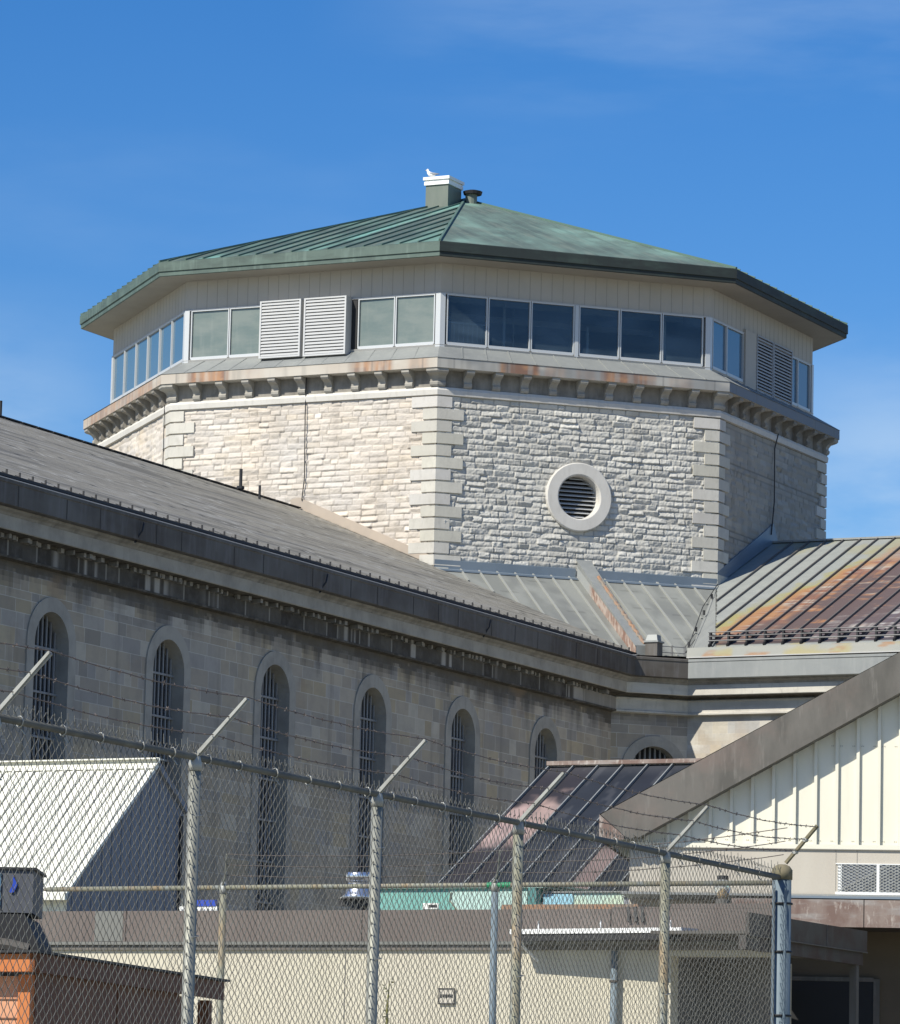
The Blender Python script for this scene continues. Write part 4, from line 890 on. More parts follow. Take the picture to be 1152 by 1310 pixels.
for a in range(9): m.box(31.79 + a * .06, 31.81 + a * .06, -74.508, -74.5, 3.38, 3.46)
m.build('lettering', M['gable_grey'], BW)
for a in (31.76, 32.34): m = MB(); m.box(a, a + .02, -74.45, -74.43, 3.0, 3.6); m.build('pole', M['galv'], BW)
# ---- white ribbed roof building
WB = thing('white_roof_building', 'steep white ribbed metal roof building with grey gable end', 'building', FT)
PG = 22.92; AQ, AZ = 59.76, 7.05; EQ, EZ = 62.75, 4.56; BQ, BZ = 56.75, 4.95
m = MB(); m.face([LP(PG, AQ, AZ - .04), LP(PG, EQ, EZ), LP(PG, EQ, -1.6), LP(PG, 58.7, -1.6), LP(PG, 58.7, 6.2)]); m.face([LP(PG, 58.7, 6.2), LP(PG, 58.7, -1.6), LP(11, 58.7, -1.6), LP(11, 58.7, 6.2)])
m.build('gable_wall', M['gable_grey'], WB)
m = MB()
for i in range(12): q = 58.95 + i * .33; zt = AZ - .1 - max(0, (q - AQ)) * .83 - max(0, AQ - q) * .75; m.box(PG, PG + .012, -q - .012, -q, -1.6, zt)
m.build('gable_ribs', M['gable_grey'], WB)
m = MB(); m.face([LP(PG - .05, EQ - .12, EZ + .1), LP(8, EQ - .12, EZ + .1), LP(8, EQ - .12, -1.6), LP(PG - .05, EQ - .12, -1.6)]); 
for i in range(34): p = PG - .05 - i * .33; m.box(p - .05, p, -EQ + .1, -EQ + .125, -1.6, EZ)
m.build('front_wall', M['wroof'], WB)
m = MB(); m.prism([LP(PG + .06, AQ, AZ), LP(PG + .06, EQ + .12, EZ - .07), LP(PG + .06, EQ + .12, EZ - .13), LP(PG + .06, AQ, AZ - .08)], (-15, 0, 0))
sl = (AZ - EZ) / (EQ - AQ); p = PG - .08
while p > 8:
    m.bar(LP(p, AQ + .02, AZ + .02), LP(p, EQ + .1, EZ - .05 + .02), .035, .035); p -= .215
m.build('roof', M['wroof'], WB)
m = MB(); m.prism([LP(PG + .07, AQ - .0, AZ + .01), LP(PG + .07, BQ + 1.9, AZ - .73 + .0), LP(PG + .07, BQ + 1.9, AZ - .85), LP(PG + .07, AQ, AZ - .12)], (-15, 0, 0)); m.build('rear_roof', M['gable_grey'], WB)
m = MB(); m.bar(LP(PG + .1, AQ + .05, AZ + .03), LP(8, AQ + .05, AZ + .03), .02, .1); m.bar(LP(PG + .08, AQ, AZ + .055), LP(8, AQ, AZ + .055), .34, .02); m.prism([LP(PG + .08, AQ + .0, AZ + .06), LP(PG + .08, AQ + .2, AZ - .11), LP(PG + .08, AQ + .2, AZ - .13), LP(PG + .08, AQ, AZ + .04)], (-15, 0, 0)); m.build('ridge_cap', M['wroof'], WB)
m = MB(); m.box(PG + .012, PG + .05, -58.85, -58.78, -1.6, 6.15); m.build('downpipe', M['black'], WB)
m = MB(); m.box(8, PG + .07, -EQ - .2, -EQ - .1, EZ - .2, EZ - .08); m.build('eave_gutter', M['wroof'], WB)
# ---- dark standing seam roof
DR = thing('seam_roof_building', 'low building with dark purple standing seam roof and faded pink panels', 'building', FT)
DP, DQ, DZ = 31.01, 60.28, 6.78; LQ, LZ = 65.4, 4.0
pan_cols = [(.34, .245, .225), (.32, .23, .205), (.024, .028, .037), (.021, .025, .034), (.023, .026, .035), (.021, .025, .034), (.02, .024, .032), (.022, .026, .034), (.02, .024, .032), (.024, .027, .034)]
DL = math.hypot(LQ - DQ, DZ - LZ)
def dcol(u, v):
    i = np.clip((u / .463).astype(int), 0, 9); c = np.array(pan_cols)[i]
    pk = sstep(.1, .2, v / DL - .12 + .25 * (fbm(u * 3, v * 2, 5, 3) - .5)); pb = sstep(.62, .5, v / DL + .1 * (fbm(u * 5, v * 4, 6, 3) - .5))
    first = ((i < 2)[..., None]); c = np.where(first, mixc((.03, .028, .034), c, pk * pb), c)
    c = np.where((i == 5)[..., None], mixc(c, (.19, .14, .13), sstep(.55, .62, v / DL)), c)
    n = fbm(u * 2, v * 2, 7, 4); c = c * (.8 + .4 * n)[..., None]
    return mixc(c, (.09, .092, .1), sstep(.6, .72, fbm(u * 8, v * 1.5, 9, 3)) * .3 + sstep(.9, 1., 1 - v / DL) * .3)
sheet('roof', LP(DP, DQ, DZ), (1, 0, 0), np.array([0, -(LQ - DQ), LZ - DZ]) / DL, 4.63, DL, .05, dcol, M['bronze_roof'], DR)
m = MB()
for i in range(11): p = DP + .463 * i; m.bar(LP(p, DQ + .03, DZ + .01), LP(p, LQ, LZ + .03), .022, .05)
m.build('roof_seam', M['lead'], DR)
m = MB(); m.bar(LP(DP - .03, DQ, DZ + .05), LP(DP + 4.65, DQ, DZ + .05), .2, .07); m.build('ridge_cap', M['copper_brown'], DR)
m = MB(); m.face([LP(DP + .02, DQ, DZ - .03), LP(DP + .02, LQ - .05, LZ), LP(DP + .02, LQ - .05, -1.6), LP(DP + .02, DQ, -1.6)]); m.face([LP(DP + .02, LQ - .1, LZ + .05), LP(DP + 4.6, LQ - .1, LZ + .05), LP(DP + 4.6, LQ - .1, -1.6), LP(DP + .02, LQ - .1, -1.6)]); m.face([LP(DP + .02, DQ, DZ - .03), LP(DP + 4.6, DQ, DZ - .03), LP(DP + 4.6, DQ, -1.6), LP(DP + .02, DQ, -1.6)])
m.build('wall', M['gable_grey'], DR)
# ---- cream gable building, its own turn
GA_ = math.radians(-8); FG = Frame(4.906, 64., GA_)
GB_ = thing('cream_gable_building', 'cream sided building with wide grey fascia up its gable and meshed window', 'building', FG)
HX = 7.6                                      # centre of the gable
fz = lambda x: 5.06 + (x + 2.56) * .5575      # top of the fascia
m = MB(); m.face([(-2.2, .0, 3.44), (HX, .0, 3.44), (HX, .0, 4.645), (-2.2, .0, 4.645)]); m.face([(-2.2, .0, -1.6), (-.6, .0, -1.6), (-.6, .0, 3.44), (-2.2, .0, 3.44)]); m.build('lower_wall', M['stucco_l'], GB_)
m = MB(); m.face([(-.6, .0, -1.6), (HX, .0, -1.6), (HX, .0, 3.44), (-.6, .0, 3.44)]); m.build('porch_wall', mat('shade_brown_wall', (.13, .1, .07), .9, var=[((2, 2, 2), .4, .7, (.1, .078, .055), .7)]), GB_)  # wall colour darkened to stand for the shade under the lean-to
m = MB(); m.face([(-2.2, 0, -1.6), (-2.2, 8, -1.6), (-2.2, 8, 4.9), (-2.2, 0, 4.9)]); m.build('side_wall', M['stucco'], GB_)
m = MB(); m.face([(-2.2, .03, 4.645), (HX, .03, 4.645), (HX, .03, fz(HX) - .2), (-2.2, .03, 4.85)])
x = -1.65
m.build('gable_siding', M['siding'], GB_)
m = MB(); xb = [-1.97 + .3045 * i for i in range(34)]
for x in xb:
    if x < HX: m.box(x, x + .045, -.02, .028, 4.665, fz(x) - .35)
m.build('siding_batten', M['siding'], GB_)
m = MB(); m.box(-2.2, HX, -.03, .02, 4.6, 4.665); m.build('base_flashing', M['siding'], GB_)
m = MB(); m.box(-2.2, HX, -.036, -.031, 4.592, 4.602); m.build('joint_line', M['groove'], GB_)
m = MB()
for x in xb[:20]:
    for dx in (-.055, -.03, .075, .1):
        for z in (4.72, 6.1): 
            if z < fz(x) - .75 and x < 3: m.tube([(x + dx, .03, z), (x + dx, .022, z)], .006, 5)
m.build('siding_screw', M['gutter'], GB_)
m = MB(); u0 = -.32
m.prism([(-2.6, u0, fz(-2.6)), (HX, u0, fz(HX)), (HX, u0, fz(HX) - .47), (-2.15, u0, fz(-2.15) - .6 + .0), (-2.25, u0, 4.73)], (0, .05, 0)); m.build('gable_fascia', M['fascia'], GB_)
m = MB(); m.prism([(-2.12, u0 - .01, fz(-2.12) - .56), (HX, u0 - .01, fz(HX) - .475), (HX, u0 - .01, fz(HX) - .52), (-2.05, u0 - .01, fz(-2.12) - .6)], (0, .36, 0)); m.build('fascia_trim', M['fascia'], GB_)
m = MB(); m.face([(-2.62, u0, fz(-2.6)), (-2.62, 8, fz(-2.6)), (-2.62, 8, 4.66), (-2.62, u0, 4.66)]); m.face([(-2.62, u0, 4.66), (-2.62, u0, fz(-2.6)), (-2.26, u0 - .001, 4.73), (-2.26, u0 - .001, 4.68)]); m.build('eave_fascia', M['copper_brown'], GB_)
m = MB(); m.face([(-2.62, u0, fz(-2.6) + .002), (HX, u0, fz(HX) + .002), (HX, 8, fz(HX) + .002), (-2.62, 8, fz(-2.6) + .002)]); m.face([(HX, u0, fz(HX)), (HX, 8, fz(HX)), (2 * HX + 2.6, 8, fz(-2.6)), (2 * HX + 2.6, u0, fz(-2.6))]); m.build('roof', M['lead'], GB_)
m = MB(); m.face([(-2.6, u0 + .05, 4.69), (-2.2, u0 + .05, 4.69), (-2.2, 8, 4.69), (-2.6, 8, 4.69)]); m.build('soffit', M['soffit'], GB_)
m = MB(); m.box(1.09, 1.098, -.006, 0, 3.97, 4.59); m.box(.786, .793, -.006, 0, 4.0, 4.6); m.build('wall_joint', M['groove'], GB_)
# meshed window
m = MB(); a, c, z0, z1 = .82, 2.5, 3.985, 4.385
m.box(a - .03, c + .03, -.03, -.002, z0 - .06, z0); m.box(a - .03, c + .03, -.02, .0, z1, z1 + .012); m.box(a, a + .06, -.012, -.003, z0, z1); m.box(1.38, 1.42, -.02, -.004, z0, z1); m.box(2.0, 2.04, -.02, -.004, z0, z1)
w = m.build('window', M['white'], GB_)
m = MB(); m.face([(a, -.002, z0), (c, -.002, z0), (c, -.002, z1), (a, -.002, z1)]); m.build('pane', M['gable_grey'], w)
m = MB(); x = a
while x < c + .5:
    for s_ in (1, -1):
        A = (x if s_ > 0 else x, -.01, z0); L_ = (z1 - z0) * 1.9
        x0, x1 = x, x - s_ * L_; za, zb = z0, z1
        if x1 < a: zb = z0 + (x - a) / L_ * (z1 - z0); x1 = a
        if x1 > c: zb = z0 + (c - x) / L_ * (z1 - z0); x1 = c
        if x0 <= c and zb - z0 > .01: m.bar((x0, -.012, za), (x1, -.012, zb), .01, .012)
        if x0 > c and s_ > 0: zc_ = z0 + (x0 - c) / L_ * (z1 - z0); m.bar((c, -.012, zc_), (x1, -.012, zb), .006, .006)
    x += .085
x = a - .8
while x < a:
    L_ = (z1 - z0) * 1.9; za = z0 + (a - x) / L_ * (z1 - z0)
    if za < z1: m.bar((a, -.012, za), (x + L_, -.012, z1), .006, .006)
    x += .085
m.build('wire_mesh', M['galv_bright'], w)
m = MB(); m.prism([(-2.2, -.02, 3.95), (-2.2, -1.2, 3.86), (-2.2, -1.2, 3.84), (-2.2, -.02, 3.84)], (HX + 2.2, 0, 0)); m.build('lean_to_roof', M['lead'], GB_)
m = MB(); m.box(.0, HX, -1.5, -1.2, 3.8, 3.83); m.build('shadow_gap', M['flash'], GB_)
for a, c in ((-.6, 1.27), (1.275, 3.1), (3.105, 4.9)):
    m = MB(); m.box(a, c - .008, -1.5, -1.45, 3.4, 3.785); m.build('lean_to_fascia', M['copper_brown'], GB_)
m = MB(); m.box(-.6, HX, -1.45, 0, 3.42, 3.45); m.build('lean_to_soffit', M['brownsh'], GB_)
m = MB(); m.box(.1, 1.35, -.05, -.01, -1.6, 2.7); m.build('door', M['dark'], GB_)
m = MB(); m.box(1.35, 1.44, -.06, -.005, -1.6, 2.74); m.box(.0, 1.35, -.06, -.005, 2.7, 2.76); m.build('door_frame', M['fascia'], GB_)
# covered walkway, nearer, dark side towards the right
WK = thing('covered_walkway', 'dark bronze covered walkway with sloping fascia and slim steel post', 'canopy', FT)
CP = 41.21
m = MB(); m.box(CP - .05, CP, -76.4, -72.05, 2.985, 3.272); m.box(CP - 1.6, CP - .05, -72.1, -72.05, 2.985, 3.272); m.build('upper_fascia', M['brownsh'], WK)
m = MB(); m.box(CP - .14, CP - .04, -76.4, -72.1, 2.8, 2.98); m.build('lower_beam', M['brownsh'], WK)
m = MB(); m.box(CP - .004, CP + .006, -73.6, -73.585, 2.985, 3.272); m.box(CP - .002, CP + .012, -76.4, -72.05, 2.97, 2.985); m.build('fascia_joint', M['gutter'], WK)
m = MB(); m.box(CP - 1.4, CP - .05, -76.35, -72.1, 3.0, 3.04); m.build('deck', M['gutter'], WK)
m = MB(); m.box(CP - .16, CP - .06, -72.3, -72.2, -1.6, 2.8); m.build('post', M['gutter'], WK)

# ================================================================= WOODEN HUT
HA = math.atan2(31.5 - 28, 1.0); 
FH = Frame(-2.516, 28.0, math.radians(74.3))  # x runs away from the viewer along the shaded side
HT = thing('wooden_hut', 'small wooden hut with orange sunlit end and dark brown shaded side', 'hut', FH)
LH = 3.62
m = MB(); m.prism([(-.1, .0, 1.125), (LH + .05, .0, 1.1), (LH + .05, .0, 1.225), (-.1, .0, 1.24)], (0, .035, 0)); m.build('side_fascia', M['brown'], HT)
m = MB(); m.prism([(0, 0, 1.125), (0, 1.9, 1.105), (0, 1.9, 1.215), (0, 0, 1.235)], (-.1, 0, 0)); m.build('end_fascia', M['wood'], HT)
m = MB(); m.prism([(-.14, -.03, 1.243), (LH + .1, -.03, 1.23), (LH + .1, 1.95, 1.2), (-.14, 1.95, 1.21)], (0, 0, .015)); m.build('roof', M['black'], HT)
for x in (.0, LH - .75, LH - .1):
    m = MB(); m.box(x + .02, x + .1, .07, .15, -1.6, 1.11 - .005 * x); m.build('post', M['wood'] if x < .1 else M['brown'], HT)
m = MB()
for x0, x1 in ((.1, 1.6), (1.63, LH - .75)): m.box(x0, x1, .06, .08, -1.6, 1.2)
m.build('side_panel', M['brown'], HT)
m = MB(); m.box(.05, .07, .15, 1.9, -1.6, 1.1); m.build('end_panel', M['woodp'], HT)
m = MB(); 
for z in (.95, .83): m.box(.042, .05, .15, 1.9, z, z + .008)
m.build('panel_line', M['brown'], HT)
m = MB(); m.prism([(-.13, 1.2, 1.27), (-.13, .35, 1.27), (-.13, .35, 1.29), (-.13, 1.2, 1.29)], (.3, 0, 0)); m.build('roof_strip', M['lead'], HT)
# equipment behind the hut: cabinet on a dark sloping hood
M['cab'] = mat('dark_grey_cabinet', (.07, .075, .09), .6, var=[((5, 5, 3), .45, .7, (.12, .125, .13), .7)])
EC = thing('equipment_cabinet', 'grey metal cabinet with blue emblem and glossy window at the left edge', 'cabinet', at=(-3.1, 31., 0))
def eb(x0, x1, y0, y1, z0, z1, nm, m_, par):
    b_ = MB(); b_.box(x0, x1, y0, y1, z0, z1); return b_.build(nm, m_, par)
eb(-1.1, .245, 0, .8, 1.655, 1.955, 'body', M['cab'], EC)
eb(-1.12, .265, -.02, .82, 1.955, 1.972, 'lid', M['black'], EC)
w = eb(-.12, .02, -.012, 0, 1.68, 1.93, 'window', M['glass_sky'], EC)
eb(-.05, -.015, -.02, -.012, 1.8, 1.92, 'highlight_strip', M['white'], w)  # reflection on the pane modelled as a white strip
m = MB(); m.prism([(.08, -.008, 1.8), (.105, -.008, 1.86), (.1, -.008, 1.92), (.135, -.008, 1.85), (.115, -.008, 1.8), (.095, -.008, 1.79)], (0, -.006, 0)); m.build('emblem', M['blue'], EC)
EH = thing('dark_hood', 'black sloping hood under the grey cabinet above the orange hut', 'hood', at=(-3.1, 31., 0))
m = MB(); m.prism([(-1.2, -.1, 1.36), (.31, -.1, 1.36), (.3, -.1, 1.45), (.2, -.1, 1.64), (-1.2, -.1, 1.64)], (0, 1.2, 0)); m.build('hood', M['dark'], EH)
m = MB(); m.tube([(-1.2, -.14, 1.44), (-.2, -.14, 1.45), (.1, -.14, 1.42), (.24, -.14, 1.39)], .045, 8); m.build('rim', M['gutter'], EH)
m = MB(); m.box(-1.1, .15, .1, .9, -1.6, 1.36); m.build('base', M['gable_grey'], EH)
# sapling by the annex wall
PL = thing('sapling', 'thin yellow green sapling growing beside the second fence post', 'plant', at=(-.6, 52., 0))
m = MB(); m.tube([(0, 0, -1.6), (.01, 0, 1.2), (.0, 0, 1.75), (.02, 0, 2.08)], [.03, .022, .016, .006], 6); m.build('stem', M['stemm'], PL)
m = MB(); r = random.Random(9)
for i in range(150):
    z = r.uniform(1.3, 2.1) if i < 60 else r.uniform(.9, 1.5); spread = .05 if z > 1.55 else .1 + (1.55 - z) * .9
    a = r.uniform(0, 6.28); d = r.uniform(.1, 1) * spread; c = np.array([d * math.cos(a), d * math.sin(a), z + d * .25]); l = r.uniform(.03, .07)
    e1 = np.array([math.cos(a), math.sin(a), r.uniform(-.3, .5)]); e2 = np.cross(e1, (r.uniform(-.4, .4), r.uniform(-.4, .4), 1.)) * .35
    m.face([tuple(c), tuple(c + e1 * l * .5 + e2 * l), tuple(c + e1 * l), tuple(c + e1 * l * .5 - e2 * l)])
m.build('leaves', M['leaf'], PL)

# ================================================================= CHAIN LINK FENCES
def chain(name, parent, x0, x1, z0, z1, pitch, rad, seed, m_):
    """woven wire: zigzag wires whose bends hook round their neighbours; local x along the fence"""
    nw = int((x1 - x0) / (pitch / 2)); nr = int((z1 - z0) / (pitch / 2)); r = np.random.default_rng(seed)
    V = []; F = []; base = 0; j = np.arange(nr + 1)
    ang = np.array([math.pi / 2, math.pi * 7 / 6, math.pi * 11 / 6])
    for w in range(nw):
        xc = x0 + w * pitch / 2
        x = xc + np.where(j % 2 == 0, -1, 1) * (pitch / 4 + .0022) * (1 if w % 2 == 0 else -1) + r.normal(0, .0012, nr + 1)
        z = z1 - j * pitch / 2; y = np.where(j % 2 == 0, -1, 1) * .0035 * (1 if w % 2 == 0 else -1) + .006 * math.sin(xc * 1.3)
        x = x + .01 * np.sin(z * 2.1 + xc * .7) + .006 * np.sin(z * 5.3 + xc * 2.9); z = z + .012 * math.sin(xc * 2.3) + .008 * math.sin(xc * 6.1 + 1)
        P = np.stack([x, y, z], 1)
        # round every bend a little with two points
        Q = np.empty((2 * (nr + 1), 3)); dn = np.roll(P, -1, 0); up_ = np.roll(P, 1, 0); dn[-1] = P[-1]; up_[0] = P[0]
        Q[0::2] = P + (up_ - P) * .09; Q[1::2] = P + (dn - P) * .09; n = len(Q)
        ring_ = np.stack([np.cos(ang) * rad, np.sin(ang) * rad], 1)
        VV = Q[:, None, :] + np.concatenate([ring_, np.zeros((3, 1))], 1)[None]
        V.append(VV.reshape(-1, 3)); i = np.arange(n - 1)[:, None] * 3 + base
        for k in range(3):
            k2 = (k + 1) % 3; F.append(np.concatenate([i + k, i + k2, i + k2 + 3, i + k + 3], 1))
        base += n * 3
    V = np.concatenate(V); return npmesh(name, V, np.concatenate(F), None, m_, parent, True)
def post(parent, x, r, ztop, m_, cap=M['galv_bright'], lean=0.):
    m = MB(); m.tube([(x - lean * (ztop + 1.6), 0, -1.6), (x, 0, ztop)], r, 14); p = m.build('post', m_, parent, True)
    m = MB(); m.tube([(x, 0, ztop - .02), (x, 0, ztop + .02), (x, 0, ztop + .06), (x, 0, ztop + .085)], [r * 1.12, r * 1.12, r * .85, r * .4], 14); m.build('post_cap', cap, p, True)
    return p
def barbed(parent, a, c, sag, seed, nb=None, m_=None):
    m = MB(); r = random.Random(seed); a = np.array(a); c = np.array(c); L = np.linalg.norm(c - a); n = 14
    pts = [a + (c - a) * i / n + np.array([0, 0, -sag * 4 * (i / n) * (1 - i / n)]) + np.array([0, 0, r.uniform(-.003, .003)]) for i in range(n + 1)]
    m.tube(pts, .0034, 4); k = int(L / .125)
    for i in range(1, k):
        t = i / k; p = a + (c - a) * t; p[2] -= sag * 4 * t * (1 - t)
        for _ in range(2):
            d = np.array([r.uniform(-1, 1), r.uniform(-1, 1), r.uniform(-1, 1)]); d /= np.linalg.norm(d); m.tube([p - d * .015, p + d * .015], .0026, 3)
    return m.build('barbed_wire', m_ or M['barb'], parent)
M['rail_dark'] = mat('weathered_dark_rail', (.1, .1, .09), .8, var=[((4, 4, 4), .45, .7, (.2, .19, .15), .6)])
FA = math.radians(66)                          # fence runs 24 degrees off the view axis
FF = Frame(-1.451, 25.7, FA)
MF = thing('security_fence', 'tall galvanised chain link fence with barbed wire arms running away to the corner post', 'fence', FF)
PS = [-4.9, -2.36, 0., 2.536, 4.839, 7.625]; CX = 10.187; ZR = 2.30
for i, s_ in enumerate(PS):
    post(MF, s_, .036, ZR - .06, M['galv'] if s_ < 4 else M['galv_rust'], lean=(.004 if i % 2 else -.002))
    m = MB()
    for z in (1.95, 1.25, .5, -.3): m.tube([(s_ - .045, -.03, z), (s_ - .02, -.045, z + .006), (s_ + .03, -.045, z + .012), (s_ + .045, -.02, z + .016)], .0035, 5)
    m.build('tie_wire', M['galv_bright'], MF)
    m = MB(); A = np.array([s_, 0, ZR + .0]); B = np.array([s_ + .0, -.33, ZR + .335]) ; m.bar(A, B, .032, .01, (1, 0, 0)); m.bar(A + (0, -.01, -.0), B, .01, .034, (1, 0, 0)); m.build('barb_arm', M['galv_bright'], MF)
CPST = thing('corner_post', 'thick blue grey fence corner post with mossy rounded cap', 'post', FF)
m = MB(); m.tube([(CX, 0, -1.6), (CX, 0, ZR + .0)], .075, 20); m.build('shaft', M['galv_blue'], CPST, True)
m = MB(); m.tube([(CX, 0, ZR - .03), (CX, 0, ZR + .045), (CX, 0, ZR + .075), (CX, 0, ZR + .09)], [.083, .083, .062, .03], 18); m.build('cap', M['moss'], CPST, True)
m = MB(); A = np.array([CX, -.03, ZR + .1]); B = np.array([CX + .06, -.27, ZR + .4]); m.bar(A, B, .02, .045, (1, 0, 0)); m.build('barb_arm', M['moss'], CPST)
m = MB()
for f in (.3, .62): p = A + (B - A) * f; m.tube([p - (.03, 0, 0), p + (.03, 0, 0)], .018, 8)
m.build('insulator', M['galv_bright'], CPST)
for z in (2.08, 1.7, 1.2, .5):
    m = MB(); m.tube([(CX + .082 * math.cos(a), .082 * math.sin(a), z + .0) for a in [i * math.pi / 8 for i in range(17)]], .009, 5); m.build('tension_band', M['black'], CPST)
for dx, dy in ((-.1, .03), (-.085, -.06)):
    m = MB(); m.tube([(CX + dx, dy, -1.6), (CX + dx, dy, ZR - .1)], .012, 6); m.build('tension_bar', M['galv_blue'], CPST)
m = MB(); m.tube([(-5, 0, ZR), (0, 0, ZR), (5, 0, ZR), (CX - .02, 0, ZR - .015)], .021, 10); m.build('top_rail', M['rail_dark'], MF, True)
chain('chain_mesh', MF, -3.6, CX - .08, -1.55, ZR + .065, .076, .0027, 3, M['wire'])
m = MB(); r = random.Random(4); x = -3.6
while x < CX - .1:
    l = r.uniform(.04, .07); m.tube([(x, -.004, ZR + .04), (x + .004, .0, ZR + .04 + l)], .0027, 3); m.tube([(x + .012, -.004, ZR + .04), (x + .002, .0, ZR + .03 + l)], .0022, 3); x += .076
kn = m.build('knuckles', M['wire'], MF); kn['kind'] = 'stuff'
x = -3.4
while x < CX - .3:
    m = MB(); m.tube([(x + .03 * math.cos(a) * .35 , .027 * math.cos(a), ZR - .0 + .03 * math.sin(a)) for a in [i * math.pi / 5 for i in range(11)]] + [(x + .03, -.02, ZR - .07)], .004, 5); m.build('tie_wire', M['galv_bright'], MF); x += r.uniform(.36, .5)
for i, s_ in enumerate(PS):
    nx = PS[i + 1] if i + 1 < len(PS) else CX
    for f, sg in ((.97, .03), (.64, .035), (.34, .03)):
        a = (s_, -.34 * f, ZR + .345 * f + .01); c = (nx, -.34 * f, ZR + .345 * f + .01) if nx != CX else (CX + .055 * f, -.03 - .24 * f, ZR + .1 + .3 * f)
        barbed(MF, a, c, sg, i * 10 + int(f * 10))
# return fence
bx0, by0, bx1, by1 = -3.389, 38.237, 2.693, 35.05
FB = Frame(bx0, by0, math.atan2(by1 - by0, bx1 - bx0)); BL = math.hypot(bx1 - bx0, by1 - by0)
BF = thing('return_fence', 'lower chain link fence with rusty top rail crossing behind the main fence', 'fence', FB)
ZB2 = 2.248
m = MB(); m.tube([(0, 0, ZB2), (BL / 2, 0, ZB2 + .004), (BL - .06, 0, ZB2)], .021, 10); m.tube([(-.06, 0, ZB2 - .004), (0, 0, ZB2)], [.008, .021], 8); m.build('top_rail', M['galv_rust'], BF, True)
m = MB(); m.tube([(4.25, 0, ZB2 + .003), (4.47, 0, ZB2 + .003)], .0235, 10); m.build('tape_wrap', M['green_tape'], BF)
for fx in (-1.84, .441):
    s_ = math.hypot(fx - bx0, (fx - bx0) / (bx1 - bx0) * (by1 - by0))
    post(BF, s_, .03, ZB2 - .03, M['galv_rust'] if fx < 0 else M['galv_blue'])
    m = MB(); m.tube([(s_, -.02, ZB2 + .02), (s_ + .05, -.06, ZB2 + .09), (s_ + .13, -.18, ZB2 + .27)], .009, 6); m.build('barb_arm', M['galv'], BF)
chain('chain_mesh', BF, 1.25, BL - .08, -1.55, ZB2 - .0, .07, .0023, 5, M['wire'])
for f in (1, .66, .33):
    s1 = math.hypot(.441 - bx0, (.441 - bx0) / (bx1 - bx0) * (by1 - by0)); s0 = math.hypot(-1.84 - bx0, (-1.84 - bx0) / (bx1 - bx0) * (by1 - by0))
    barbed(BF, (s1 + .13 * f, -.18 * f, ZB2 + .02 + .25 * f), (BL + .13 * f, -.2 * f, ZB2 + .12 + .3 * f), .05, 50 + int(f * 9))
    barbed(BF, (s0 + .13 * f, -.18 * f, ZB2 + .02 + .25 * f), (s1 + .13 * f, -.18 * f, ZB2 + .02 + .25 * f), .03, 60 + int(f * 9))

# ================================================================= CAMERA, SUN, SKY
cd = bpy.data.cameras.new('camera'); cam = bpy.data.objects.new('camera', cd); COL.objects.link(cam); S.camera = cam
from mathutils import Matrix
PITCH, ROLL, FPX = 0.145973, -0.023303, 5658.68
cd.sensor_fit = 'HORIZONTAL'; cd.sensor_width = 36; cd.lens = FPX / 1152 * 36; cd.clip_start = .5; cd.clip_end = 5000
cam.matrix_world = Matrix.Translation((0, 0, EYE)) @ Matrix.Rotation(math.pi / 2 + PITCH, 4, 'X') @ Matrix.Rotation(-ROLL, 4, 'Z')
sd = bpy.data.lights.new('sun', 'SUN'); sun = bpy.data.objects.new('sun', sd); COL.objects.link(sun)
sd.energy = 4.9; sd.angle = math.radians(.5); sd.color = (1, .955, .84)
sv = (math.sin(SUN_TH) * math.cos(SUN_EL), -math.cos(SUN_TH) * math.cos(SUN_EL), math.sin(SUN_EL))
from mathutils import Vector
sun.rotation_euler = Vector(sv).to_track_quat('Z', 'Y').to_euler(); sun.location = (-30, -30, 60)
nt = W.node_tree; bg = nt.nodes['Background']; sky = nt.nodes.new('ShaderNodeTexSky'); sky.sky_type = 'NISHITA'; sky.sun_disc = False
sky.sun_elevation = SUN_EL; sky.sun_rotation = math.atan2(sv[0], sv[1]); sky.air_density = 1.; sky.dust_density = .25; sky.ozone_density = 4.5
tc = nt.nodes.new('ShaderNodeTexCoord')
def cloud(scale, lo, hi, seed, f):
    mp = nt.nodes.new('ShaderNodeMapping'); mp.inputs['Scale'].default_value = scale; mp.inputs['Location'].default_value = seed; mp.inputs['Rotation'].default_value = (0, math.radians(-14), 0)
    nt.links.new(tc.outputs['Generated'], mp.inputs['Vector'])
    n = nt.nodes.new('ShaderNodeTexNoise'); n.inputs['Scale'].default_value = 1; n.inputs['Detail'].default_value = 6; n.inputs['Roughness'].default_value = .55
    nt.links.new(mp.outputs[0], n.inputs['Vector'])
    r = nt.nodes.new('ShaderNodeMapRange'); r.interpolation_type = 'SMOOTHSTEP'; r.inputs['From Min'].default_value = lo; r.inputs['From Max'].default_value = hi; r.inputs['To Max'].default_value = f
    nt.links.new(n.outputs['Fac'], r.inputs['Value']); return r.outputs[0]
def mth(op, a, b_):
    n = nt.nodes.new('ShaderNodeMath'); n.operation = op
    for i, s_ in enumerate((a, b_)):
        if isinstance(s_, (int, float)): n.inputs[i].default_value = s_
        else: nt.links.new(s_, n.inputs[i])
    return n.outputs[0]
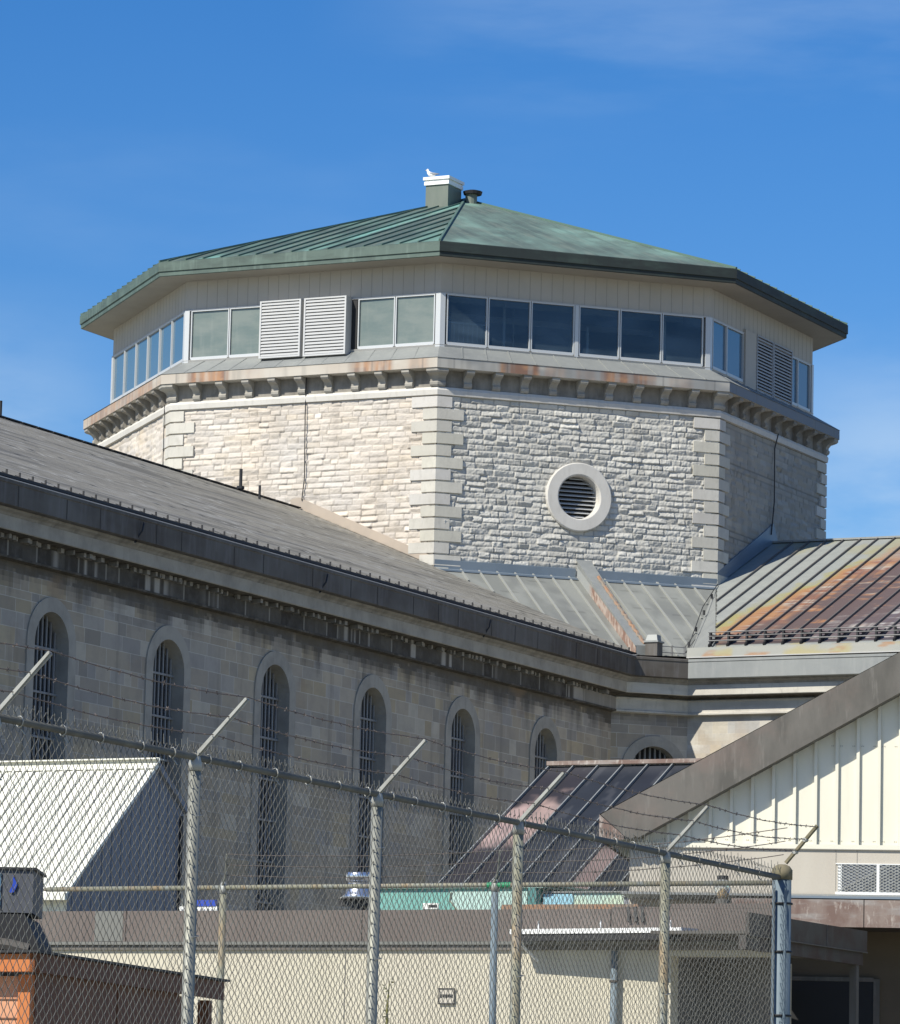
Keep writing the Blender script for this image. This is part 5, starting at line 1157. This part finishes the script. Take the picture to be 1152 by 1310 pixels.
sx = nt.nodes.new('ShaderNodeSeparateXYZ'); nt.links.new(tc.outputs['Generated'], sx.inputs[0])
def ramp(sock, lo, hi):
    r = nt.nodes.new('ShaderNodeMapRange'); r.interpolation_type = 'SMOOTHSTEP'; r.inputs['From Min'].default_value = lo; r.inputs['From Max'].default_value = hi
    nt.links.new(sock, r.inputs['Value']); return r.outputs[0]
k0 = cloud((4.5, 4.5, 17), .5, .8, (7.3, 2.4, 1.6), .12)
k1 = mth('MULTIPLY', cloud((9, 9, 42), .36, .66, (2.3, 7.4, 3.6), .17), mth('MULTIPLY', ramp(sx.outputs['Z'], .222, .252), ramp(sx.outputs['X'], -.04, .02)))
k2 = mth('MULTIPLY', cloud((12, 12, 34), .3, .62, (4.3, 1.4, 8.6), .55), mth('MULTIPLY', ramp(sx.outputs['Z'], .2, .15), ramp(sx.outputs['X'], .055, .1)))
k3 = mth('MULTIPLY', cloud((12, 12, 34), .3, .62, (1.3, 5.4, 2.6), .32), mth('MULTIPLY', ramp(sx.outputs['Z'], .2, .16), ramp(sx.outputs['X'], -.065, -.1)))
c1 = mth('MAXIMUM', mth('MAXIMUM', k0, k1), mth('MAXIMUM', k2, k3))
hs = nt.nodes.new('ShaderNodeHueSaturation'); hs.inputs['Hue'].default_value = .51; hs.inputs['Saturation'].default_value = 1.35; hs.inputs['Value'].default_value = 1.0
nt.links.new(sky.outputs[0], hs.inputs['Color'])
mx = nt.nodes.new('ShaderNodeMix'); mx.data_type = 'RGBA'; nt.links.new(c1, mx.inputs['Factor']); nt.links.new(hs.outputs[0], mx.inputs['A']); mx.inputs['B'].default_value = (4.8, 6.1, 7.5, 1)
nt.links.new(mx.outputs['Result'], bg.inputs['Color']); bg.inputs['Strength'].default_value = .1
vs = S.view_settings; vs.view_transform = 'Standard'; vs.look = 'None'; vs.exposure = .3; vs.gamma = 1; vs.use_curve_mapping = False
S.cycles.max_bounces = 5; S.cycles.diffuse_bounces = 3; S.cycles.glossy_bounces = 3; S.cycles.transmission_bounces = 3
